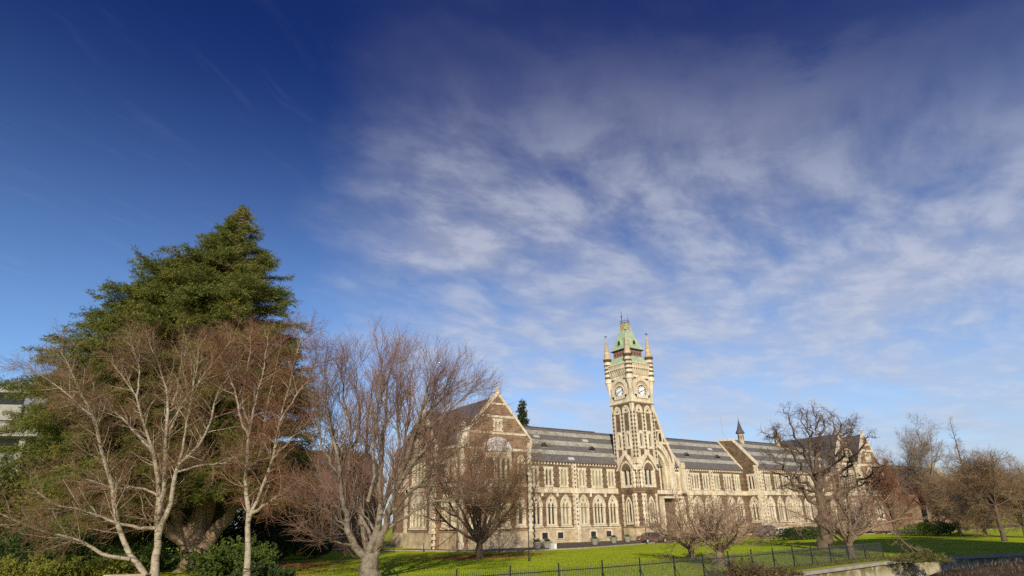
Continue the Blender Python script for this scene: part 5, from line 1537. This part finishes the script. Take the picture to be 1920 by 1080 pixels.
bush_px('rhododendron_bush', 'dark rhododendron in front of the pale annex corner', 590, 1028, 67, 2.4, 2.2, 'laurel_leaves', 110, n=5000, lumps=10, leaf=(.2, .06))
bush_px('evergreen_tree', 'dark evergreen tree in the gap between the cedar and the beech', 560, 960, 74, 4.0, 8.5, 'dark_needles', 111, n=12000, lumps=20, leaf=(.34, .09), cat='tree')
bush_px('evergreen_tree', 'rounded evergreen tree behind the beech, topping the annex roof', 632, 900, 98, 4.4, 16.5, 'laurel_leaves', 112, n=12000, lumps=22, leaf=(.42, .12), cat='tree')
plume_bush('bramble_scrub', 'brown scrub tangled in the railings above the river wall', 1392, 1080, 36.5, 2.2, .95, 'ivy_leaves', 113, n=60, leaf=(.10, .03), cat='scrub', per=14, droop=.06)
plume_bush('bramble_scrub', 'smaller brown scrub at the railings, left of the wall coping', 1455, 1074, 37, 1.8, .6, 'ivy_leaves', 114, n=40, leaf=(.10, .03), cat='scrub', per=14, droop=.06)
plume_bush('grass_tuft', 'shaggy yellow-green tuft hanging over the end of the river wall', 1722, 1044, 47, 2.6, .75, 'rough_grass', 115, n=110, leaf=(.22, .018), cat='tuft', per=12, droop=.10)
bush_px('laurel_bush', 'green shrub lit at the edge of the driveway beyond the low cherry', 1752, 985, 104, 4.5, 2.2, 'shrub_leaves', 116, n=3600, lumps=18, leaf=(.3, .07))
bush_px('clipped_hedge', 'shaded hedge of dark leaves behind the cherry trees, left of the oak', 1490, 988, 96, 8.5, 1.7, 'laurel_leaves', 117, n=7000, lumps=30, leaf=(.26, .06), ry=1.2, cat='hedge')

bush_px('clipped_hedge', 'long dark evergreen hedge in the shade behind the cedar trunk', 400, 1010, 74, 11.0, 6.0, 'laurel_leaves', 118, n=16000, lumps=34, leaf=(.3, .09), ry=2.0, cat='hedge')
bush_px('clipped_hedge', 'dark hedge closing the far side of the garden left of the cedar', 150, 1000, 78, 14.0, 6.5, 'laurel_leaves', 119, n=16000, lumps=36, leaf=(.34, .1), ry=2.0, cat='hedge')

# fallen leaves and the rough grass left standing along the railings
rs = np.random.RandomState(7)
C = []
for cx, cy, sx, sy, n in ((33.5, 54.5, 3.2, 2.4, 5000), (14.0, 56.5, 3.0, 3.0, 5200), (11.5, 48.0, 3.0, 2.2, 3000), (42.5, 37.0, 3.5, 2.5, 900), (37.3, 30, 3, 1.6, 700), (51.5, 28.7, 3.5, 1.5, 700), (63, 38, 5, 3, 900), (30, 42, 12, 7, 1500)):
    C.append(np.stack([rs.normal(cx, sx, n), rs.normal(cy, sy, n), rs.uniform(.012, .035, n)], 1))
C = np.concatenate(C); C = C[C[:, 1] > 26.6]
D_ = rs.normal(0, 1, C.shape); D_[:, 2] *= .15
V, Q = sprays(C, D_, .11, .045, rs); V[:, 2] = np.clip(V[:, 2], .008, .07)
tag(np_obj('fallen_leaves', V, Q, 'brown_leaves', None, smooth=False), kind='stuff')
n = 26000
xx = rs.uniform(2, 57, n); yb = np.interp(xx, [-30, 10, 20, 26, 33, 41, 48, 52, 56], [23.2, 23.3, 23.1, 23.4, 24.3, 25.3, 25.75, 25.7, 25.2])
C = np.stack([xx, yb + rs.normal(0.0, .22, n), np.zeros(n)], 1)
D_ = np.stack([rs.normal(0, .35, n), rs.normal(0, .35, n), np.ones(n)], 1)
V, Q = sprays(C, D_, .22, .012, rs)
tag(np_obj('rough_grass', V, Q, 'rough_grass', None, smooth=False), kind='stuff')
# blades standing in the nearer lawn
n = 150000
xx = rs.uniform(9, 62, n); yy = 25.5 + 26 * rs.uniform(0, 1, n) ** 1.3
C = np.stack([xx, yy, np.zeros(n)], 1)
D_ = np.stack([rs.normal(0, .5, n), rs.normal(0, .5, n), np.ones(n)], 1)
V, Q = sprays(C, D_, .075, .012, rs)
tag(np_obj('grass_blades', V, Q, 'lawn_blades', None, smooth=False), kind='stuff')

n = 9000
xx = rs.uniform(17, 60, n); yy = rs.uniform(4, 14.5, n)
e = np.clip((16.5 - yy) / 5.0, 0, 1); e = e * e * (3 - 2 * e); zz_ = -3.9 + (3.9 + 1.15 * np.clip((xx - 17) / 10, 0, 1)) * e
C = np.stack([xx, yy, zz_ - .05], 1)
D_ = np.stack([rs.normal(0, .6, n), rs.normal(0, .6, n), np.ones(n)], 1)
V, Q = sprays(C, D_, .20, .012, rs)
tag(np_obj('dry_weeds', V, Q, 'dry_weeds', None, smooth=False), kind='stuff')

# ------------------------------------------------------------------ railings along the river bank
def bank_y(x):
    k = [(-30, 23.2), (10, 23.3), (20, 23.1), (26, 23.4), (33, 24.3), (41, 25.3), (48, 25.75), (52, 25.7), (56, 25.2)]
    for (a, b), (c, d_) in zip(k[:-1], k[1:]):
        if a <= x <= c: return b + (d_ - b) * (x - a) / (c - a)
    return k[-1][1]
fence = thing('iron_railings', 'dark green iron railings with raking stays along the edge of the lawn', 'railings', (30, 24, 0))
x = -12.0; k = 0
while x < 54.5:
    x2 = x + 2.5
    a, b = Vector((x, bank_y(x), 0)), Vector((x2, bank_y(x2), 0)); u = (b - a).normalized()
    tall = x < 50.5
    if tall:
        mb = MB('fence_iron')
        n = 25
        for i in range(1, n):
            q = a + (b - a) * (i / n)
            mb.tube([q + Vector((0, 0, .06)), q + Vector((0, 0, 1.13)), q + Vector((0, 0, 1.20))], [.016, .016, .003], 4)
        for z in (.12, 1.02): mb.tube([a + Vector((0, 0, z)), b + Vector((0, 0, z))], .019, 4)
        mb.build('picket_panel', parent=fence, smooth=False)
    else:
        mb = MB('fence_iron'); mb.tube([a + Vector((0, 0, .62)), b + Vector((0, 0, .55))], .018, 4); mb.build('rail', parent=fence)
    mb = MB('fence_iron'); nrm_ = Vector((u.y, -u.x, 0))
    mb.box(a.x - .025, a.x + .025, a.y - .025, a.y + .025, -.1, 1.28 if tall else .8)
    mb.lathe(a.x, a.y, [(.0, 1.26), (.045, 1.30), (.0, 1.36)], 6) if tall else None
    s = a - nrm_ * .0 + u * .35 + nrm_ * .30
    mb.tube([(a.x, a.y, .78), ((a.x + s.x) / 2, (a.y + s.y) / 2, .42), (s.x, s.y, -.1)], .02, 5)
    mb.box(a.x - .04, a.x + .04, a.y - .04, a.y + .04, .72, .82)
    mb.build('post', parent=fence)
    x = x2

# ------------------------------------------------------------------ cars
def car(name, label, c, heading, paint, van=False):
    t = thing(name, label, 'van' if van else 'car', c)
    fx = Vector((heading[0], heading[1], 0)).normalized(); ry = Vector((-fx.y, fx.x, 0))
    W = .86 if not van else .92
    def P(a, b, z): return Vector(c) + fx * a + ry * b + Vector((0, 0, z))
    # body side outline along the car: lower shell and tapered cabin
    if not van:
        low = [(-2.15, .30), (2.15, .30), (2.22, .42), (2.20, .62), (2.02, .74), (1.0, .90), (.85, .93), (-1.55, .95), (-2.12, .90), (-2.22, .72), (-2.22, .42)]
        cab = [(1.0, .90), (.35, 1.36), (.05, 1.41), (-.75, 1.41), (-1.15, 1.33), (-1.70, .94)]
    else:
        low = [(-2.3, .32), (2.3, .32), (2.36, .55), (2.30, .95), (1.75, 1.10), (-2.36, 1.10), (-2.38, .5)]
        cab = [(1.75, 1.10), (1.05, 1.80), (.8, 1.88), (-2.15, 1.88), (-2.34, 1.75), (-2.36, 1.10)]
    mb = MB(paint)
    n = len(low)
    sec = [[P(a, s * (W - (.05 if z > .8 else (.04 if z < .4 else 0))), z) for a, z in low] for s in (-1, 1)]
    mb.prism(sec[1], sec[0])
    ci = [[P(a, s * (W - .10 - .20 * (z - .9) / .5), z) for a, z in cab] for s in (-1, 1)]
    mb.prism(ci[1], ci[0])
    mb.build('body', parent=t)
    def pane(name, pts, off):
        mb = MB('dark_glass'); mb.add([p_ + off for p_ in pts], [tuple(range(len(pts)))]); mb.build(name, parent=t)
    for s in (-1, 1):
        w = lambda z: s * (W - .10 - .20 * (z - .9) / .5)
        if not van:
            for q in ([(.78, .97), (.28, 1.32), (-.10, 1.35), (-.10, .97)], [(-.18, .97), (-.18, 1.35), (-.78, 1.35), (-1.08, 1.28), (-1.45, .98)]):
                pane('side_window', [P(a, w(z), z) for a, z in q], ry * s * .012)
        else:
            for q in ([(1.60, 1.14), (1.02, 1.70), (.3, 1.74), (.3, 1.14)], [(.2, 1.14), (.2, 1.74), (-.9, 1.74), (-.9, 1.14)], [(-1.0, 1.14), (-1.0, 1.74), (-2.05, 1.74), (-2.2, 1.14)]):
                pane('side_window', [P(a, w(z), z) for a, z in q], ry * s * .012)
    a0, a1 = (cab[0], cab[1]); b0, b1 = (cab[-2], cab[-1])
    for nm, (p0, p1), sg in (('windscreen', (a0, a1), 1), ('rear_window', (b0, b1), -1)):
        e0, e1 = .14, .86
        z0 = p0[1] + (p1[1] - p0[1]) * e0; z1 = p0[1] + (p1[1] - p0[1]) * e1
        q0 = p0[0] + (p1[0] - p0[0]) * e0; q1 = p0[0] + (p1[0] - p0[0]) * e1
        ww = lambda z: W - .18 - .20 * (z - .9) / .5
        pane(nm, [P(q0, -ww(z0), z0), P(q0, ww(z0), z0), P(q1, ww(z1), z1), P(q1, -ww(z1), z1)], fx * sg * .012 + Vector((0, 0, .012)))
    for s in (-1, 1):
        for a in (1.38, -1.32):
            mb = MB('tyre')
            cx = P(a, s * (W - .10), .31)
            def circ(r, o): return [cx + fx * (r * math.cos(2 * math.pi * k / 16)) + Vector((0, 0, r * math.sin(2 * math.pi * k / 16))) + ry * s * o for k in range(16)]
            mb.prism(circ(.31, -.09), circ(.31, .115)); w = mb.build('wheel', parent=t)
            mb = MB('steel'); mb.prism(circ(.19, .0), circ(.17, .125)); mb.build('rim', parent=w)
    for s in (-1, 1):
        mb = MB('tail_red'); zz = (.62, .84) if not van else (.7, 1.05)
        mb.prism([P(-2.20, s * .80, zz[0]), P(-2.20, s * .50, zz[0]), P(-2.20, s * .50, zz[1]), P(-2.20, s * .80, zz[1])], [P(-2.25 if not van else -2.41, s * .80, zz[0]), P(-2.25 if not van else -2.41, s * .50, zz[0]), P(-2.24 if not van else -2.40, s * .50, zz[1]), P(-2.24 if not van else -2.40, s * .80, zz[1])])
        mb.build('tail_light', parent=t)
        mb = MB('clock_white'); mb.prism([P(2.10, s * .80, .56), P(2.10, s * .48, .56), P(2.10, s * .48, .68), P(2.10, s * .80, .68)], [P(2.24 if not van else 2.37, s * .78, .56), P(2.24 if not van else 2.37, s * .48, .56), P(2.22 if not van else 2.36, s * .48, .68), P(2.2 if not van else 2.36, s * .78, .68)])
        mb.build('headlight', parent=t)
    mb = MB('clock_white'); mb.prism([P(-2.22, -.28, .47), P(-2.22, .28, .47), P(-2.22, .28, .60), P(-2.22, -.28, .60)], [P(-2.255 if not van else -2.41, -.28, .47), P(-2.255 if not van else -2.41, .28, .47), P(-2.255 if not van else -2.41, .28, .60), P(-2.255 if not van else -2.41, -.28, .60)])
    mb.build('number_plate', parent=t)
    for sg in (-1, 1):
        mb = MB('black_paint'); mb.prism([P(sg * 2.14, -W + .03, .32), P(sg * 2.14, W - .03, .32), P(sg * 2.14, W - .03, .46), P(sg * 2.14, -W + .03, .46)],
                                         [P(sg * 2.28, -W + .10, .33), P(sg * 2.28, W - .10, .33), P(sg * 2.28, W - .10, .45), P(sg * 2.28, -W + .10, .45)]); mb.build('bumper', parent=t)
    return t
p_ = onz(1226, 1018)
car('parked_car', 'dark maroon saloon car parked on the driveway below the clock tower', (p_.x, p_.y, 0.005), (.93, -.36), 'car_paint')
p_ = onz(1440, 1006)
car('parked_van', 'blue people carrier parked on the driveway beyond the cherry trees', (p_.x, p_.y, 0.005), (.95, -.31), 'van_paint', van=True)
p_ = onz(1456, 1006)
car('parked_car', 'white saloon car parked just right of the blue people carrier', (p_.x + 1.0, p_.y - .6, 0.005), (.95, -.31), 'white_paint')

# ------------------------------------------------------------------ small things on the drive and lawn
def planter(x, y, label):
    t = thing('stone_planter', label, 'planter', (x, y, 0), 'stone planters along the foot of the college')
    mb = MB('concrete'); mb.lathe(x, y, [(.0, 0.0), (.34, .0), (.36, .08), (.52, .42), (.62, .62), (.68, .64), (.68, .74), (.58, .74), (.54, .62), (.0, .60)], 14)
    mb.build('tub', parent=t)
    rs = np.random.RandomState(int(x * 10)); n = 260
    d_ = rs.normal(0, 1, (n, 3)); d_[:, 2] = np.abs(d_[:, 2]); d_ /= np.linalg.norm(d_, axis=1, keepdims=True)
    V, Q = sprays(np.array([x, y, .62]) + d_ * rs.uniform(.1, .42, n)[:, None], d_, .2, .05, rs)
    np_obj('plant', V, Q, 'shrub_leaves', t, smooth=False)
for px, py, lab in ((1008, 1028, 'round pale stone planter nearest the gabled wing'), (1026, 1027, 'round pale stone planter second from the gabled wing, left of the grey cabinet'),
                    (1116, 1021, 'round pale stone planter below the three-light window left of the tower'), (1151, 1018, 'round pale stone planter between the tower and the drain bay'),
                    (1177, 1016, 'round pale stone planter right under the tower, left of the maroon car')):
    q = onz(px, py); planter(q.x, q.y, lab)
q = onz(1037, 1031)
t = thing('service_cabinet', 'pale grey service cabinet standing at the driveway kerb', 'cabinet', q)
mb = MB('sign_grey'); mb.box(q.x - .4, q.x + .4, q.y - .2, q.y + .2, 0, .72); mb.box(q.x - .43, q.x + .43, q.y - .23, q.y + .23, .723, .78); mb.build('case', parent=t)
mb = MB('white_paint'); mb.box(q.x + .05, q.x + .36, q.y - .225, q.y - .203, .08, .66); mb.build('door', parent=t)

q = onz(992, 1053)
t = thing('lamp_post', 'slim black lamp post on the lawn before the corner of the gabled wing', 'lamp post', q)
mb = MB('iron'); mb.lathe(q.x, q.y, [(.10, -.1), (.10, .1), (.06, .35), (.042, .9), (.028, 6.3), (.04, 6.35)], 8); mb.build('pole', parent=t)
mb = MB('iron'); mb.lathe(q.x, q.y, [(.05, 6.35), (.10, 6.42), (.10, 6.45)], 6); mb.lathe(q.x, q.y, [(.14, 6.72), (.15, 6.75), (.05, 6.9), (.0, 7.0)], 6)
mb.use('dark_glass'); mb.lathe(q.x, q.y, [(.08, 6.45), (.13, 6.72)], 6); mb.build('lantern', parent=t)
q = onz(1213, 1020)
t = thing('sign_post', 'thin dark post standing at the kerb by the maroon car', 'post', q)
mb = MB('iron'); mb.tube([(q.x, q.y, -.1), (q.x - .05, q.y, 3.3)], .05, 6); mb.build('pole', parent=t)
mb = MB('iron'); mb.lathe(q.x, q.y, [(.11, .0), (.11, .06), (.06, .16)], 8); mb.build('base', parent=t)
q = at(240, 1072, 40); q.z = 0
t = thing('garden_bench', 'weathered timber bench slab half hidden by the golden juniper', 'bench', q)
u = RIGHT; f_ = Fr(q, u, -FWD)
mb = MB('timber')
for i in range(4): mb.fbox(f_, -1.25, 1.25, .44, .50, -.30 + i * .155, -.30 + i * .155 + .145)
mb.build('seat', parent=t)
for s in (-1, 1):
    mb = MB('timber'); mb.fbox(f_, s * .95 - .06, s * .95 + .06, 0, .437, -.24, .24); mb.build('leg', parent=t)
def bollard(px, py, lab):
    q = onz(px, py); t = thing('chain_bollard', lab, 'bollard', q, 'low posts along the path')
    mb = MB('iron'); mb.lathe(q.x, q.y, [(.05, -.1), (.045, .75), (.07, .80), (.07, .84), (.0, .92)], 7); mb.build('shaft', parent=t)
    mb = MB('iron'); mb.lathe(q.x, q.y, [(.09, 0), (.09, .08), (.05, .12)], 7); mb.build('foot', parent=t)
bollard(738, 1036, 'dark low post left of the gabled wing, at the end of the path')
bollard(794, 1034, 'dark low post against the plinth of the gabled wing')

# ------------------------------------------------------------------ other buildings
# modern concrete block at the far left
o_ = at(0, 990, 84); o_.z = 0
ua = (RIGHT * math.cos(rad(14)) + FWD * math.sin(rad(14))); na = Vector((ua.y, -ua.x, 0))
cf = Fr(o_, ua, na)
zz = lambda py: at(30, py, 86).z
blk = thing('concrete_block', 'modern grey concrete building with long flat slabs at the far left', 'building', o_)
z1, z2, z3, z4, z5, z6 = zz(731), zz(744), zz(766), zz(794), zz(801), zz(824)
mb = MB('grey_fascia'); mb.fbox(cf, -40, 7.2, 0, z2, -14, -2.5); mb.build('glass_wall', parent=blk)
mb = MB('concrete'); mb.fbox(cf, -40, 6.0, z2, z1, -14, .4); mb.build('roof_slab', parent=blk)
mb = MB('concrete'); mb.fbox(cf, 1.3, 9.2, z4, z3, -2.4, .3); mb.fbox(cf, -40, -1.0, z4, z3, -2.4, .3); mb.build('parapet', parent=blk)
mb = MB('grey_fascia'); mb.fbox(cf, -40, 9.1, z5, z4 - .003, -2.45, 0.0); mb.fbox(cf, -1.2, 1.5, z4, z2 - .01, -2.45, -.3); mb.build('fascia', parent=blk)
mb = MB('concrete'); mb.fbox(cf, -40, 7.6, z6, z5 - .003, -2.4, 1.2); mb.build('balcony_slab', parent=blk)
mb = MB('concrete')
for u_ in (-16, -8, 0.0, 7.0): mb.fbox(cf, u_ - .35, u_ + .35, 0, z6 - .003, -2.2, .1)
mb.build('column', parent=blk)

def stone_house(name, label, x0, x1, y0, y1, ze, zr, m, along='x', roofm='brown_roof', wins=(), chim=()):
    t = thing(name, label, 'building', ((x0 + x1) / 2, (y0 + y1) / 2, 0))
    mb = MB(m)
    if along == 'x':
        a = [(x0, y0, 0), (x0, y0, ze), (x0, (y0 + y1) / 2, zr), (x0, y1, ze), (x0, y1, 0)]
        mb.prism(a, [(x1, q[1], q[2]) for q in a])
    else:
        a = [(x0, y0, 0), (x0, y0, ze), ((x0 + x1) / 2, y0, zr), (x1, y0, ze), (x1, y0, 0)]
        a = [(x0, y0, 0), (x1, y0, 0), (x1, y0, ze), ((x0 + x1) / 2, y0, zr), (x0, y0, ze)]
        mb.prism(a, [(q[0], y1, q[2]) for q in a])
    mb.build('wall', parent=t)
    mb = MB(roofm)
    if along == 'x':
        ym = (y0 + y1) / 2; s = (zr - ze) / (ym - y0)
        for ya, sg in ((y0, -1), (y1, 1)):
            q = [(x0 - .2, ym, zr + .02), (x0 - .2, ya + sg * .4, ze - .4 * s + .02), (x0 - .2, ya + sg * .4, ze - .4 * s + .25), (x0 - .2, ym, zr + .27)]
            mb.prism(q, [(x1 + .2, a_[1], a_[2]) for a_ in q])
    else:
        xm = (x0 + x1) / 2; s = (zr - ze) / (xm - x0)
        for xa, sg in ((x0, -1), (x1, 1)):
            q = [(xm, y0 + .3, zr + .02), (xa + sg * .4, y0 + .3, ze - .4 * s + .02), (xa + sg * .4, y0 + .3, ze - .4 * s + .25), (xm, y0 + .3, zr + .27)]
            mb.prism(q, [(a_[0], y1 + .2, a_[2]) for a_ in q])
    mb.build('roof', parent=t)
    f1 = Fr((0, y0, 0), (1, 0, 0), (0, -1, 0)); f2 = Fr((x0, 0, 0), (0, -1, 0), (-1, 0, 0))
    for ff, u_, z0, w_, h_ in wins:
        ff = f1 if ff == 'f' else f2
        mb = MB('oamaru_stone'); mb.plate(ff, arch(u_, w_ + .4, z0 - .2, z0 + h_ * .7, z0 + h_ + .2, 4), [arch(u_, w_, z0, z0 + h_ * .7, z0 + h_, 4)], .0, .08); w = mb.build('window', parent=t)
        mb = MB('window_glass'); mb.plate(ff, arch(u_, w_ + .02, z0, z0 + h_ * .7, z0 + h_, 4), (), .0, .03, sides=False); mb.build('glass', parent=w)
    for x_, y_, z_ in chim:
        mb = MB(m); mb.box(x_ - .5, x_ + .5, y_ - .4, y_ + .4, zr - 2, z_); mb.use('oamaru_stone'); mb.box(x_ - .6, x_ + .6, y_ - .5, y_ + .5, z_, z_ + .25); mb.build('chimney', parent=t)
    return t
# annex behind the beech, gatehouse corner in the shrubs
stone_house('stone_annex', 'shaded stone annex with a slate roof between the beech and the gabled wing', 21.0, 38.4, 91.5, 103, 9.2, 13.6, 'rubble_stone', 'x', 'plain_slate',
            [('f', 24, 2.0, 1.4, 3.0), ('f', 28, 2.0, 1.4, 3.0), ('f', 32, 2.0, 1.4, 3.0), ('f', 35.5, 2, 1.4, 3.0), ('f', 26, 6, 1.2, 2.0), ('f', 33, 6, 1.2, 2.0)])
q = at(565, 1000, 100)
stone_house('stone_lodge', 'small pale stone lodge glimpsed under the cedar between dark bushes', q.x - 3.2, q.x + 2.6, q.y, q.y + 6, 3.9, 6.6, 'plinth_stone', 'x', 'plain_slate', [('f', q.x - 1.2, 1.2, 1.0, 1.6), ('f', q.x + 1.2, 1.2, 1.0, 1.6)])
# far house at the right
def ony(px, py, y):
    r = ray(px, py); return EYE + r * (y / r.y)
hx0, hx1 = ony(1690, 880, 84).x, ony(1792, 880, 84).x
zr_ = ony(1740, 878, 90).z
stone_house('brick_house', 'far brown brick house with a long roof and pale gable end behind the willows', hx0, hx1, 84, 97, zr_ - 7.5, zr_, 'brown_stone', 'x', 'brown_roof',
            [('f', hx0 + 8 + i * 9, 2.5, 1.8, 3.2) for i in range(int((hx1 - hx0 - 10) / 9))] + [('l', -88, 8, 2.0, 3.5)], [(hx0 + 6, 90.5, zr_ + 2.0)])
e0 = hx1
mb = MB('oamaru_stone'); hs = bpy.data.objects['brick_house']
mb.prism([(e0 - .2, 83.4, 0), (e0 - .2, 83.4, zr_ - 7), (e0 - .2, 90.5, zr_ + 2.2), (e0 - .2, 97.6, zr_ - 7), (e0 - .2, 97.6, 0)], [(e0 + .6, a_[1], a_[2]) for a_ in [(0, 83.4, 0), (0, 83.4, zr_ - 7), (0, 90.5, zr_ + 2.2), (0, 97.6, zr_ - 7), (0, 97.6, 0)]])
mb.build('gable_end', parent=hs)
# unseen block added across the stream to shade the right of the lawn
bx, by = 32.6, -5.9
sh = thing('shading_block', 'tall plain lecture block across the stream, outside the photo', 'building', (bx + 11, by - 5, 0))
mb = MB('concrete'); mb.box(bx, bx + 22, by - 10, by, -.2, 30.5); mb.box(bx - .3, bx + 22.3, by - 10.3, by + .3, 30.503, 31.2); mb.build('wall', parent=sh)
for fl in range(8):
    mb = MB('dark_glass'); mb.box(bx + 1, bx + 21, by + .003, by + .05, 1.4 + fl * 3.4, 3.2 + fl * 3.4); mb.box(bx - .05, bx - .003, by - 9, by - 1, 1.4 + fl * 3.4, 3.2 + fl * 3.4); mb.build('window_band', parent=sh)
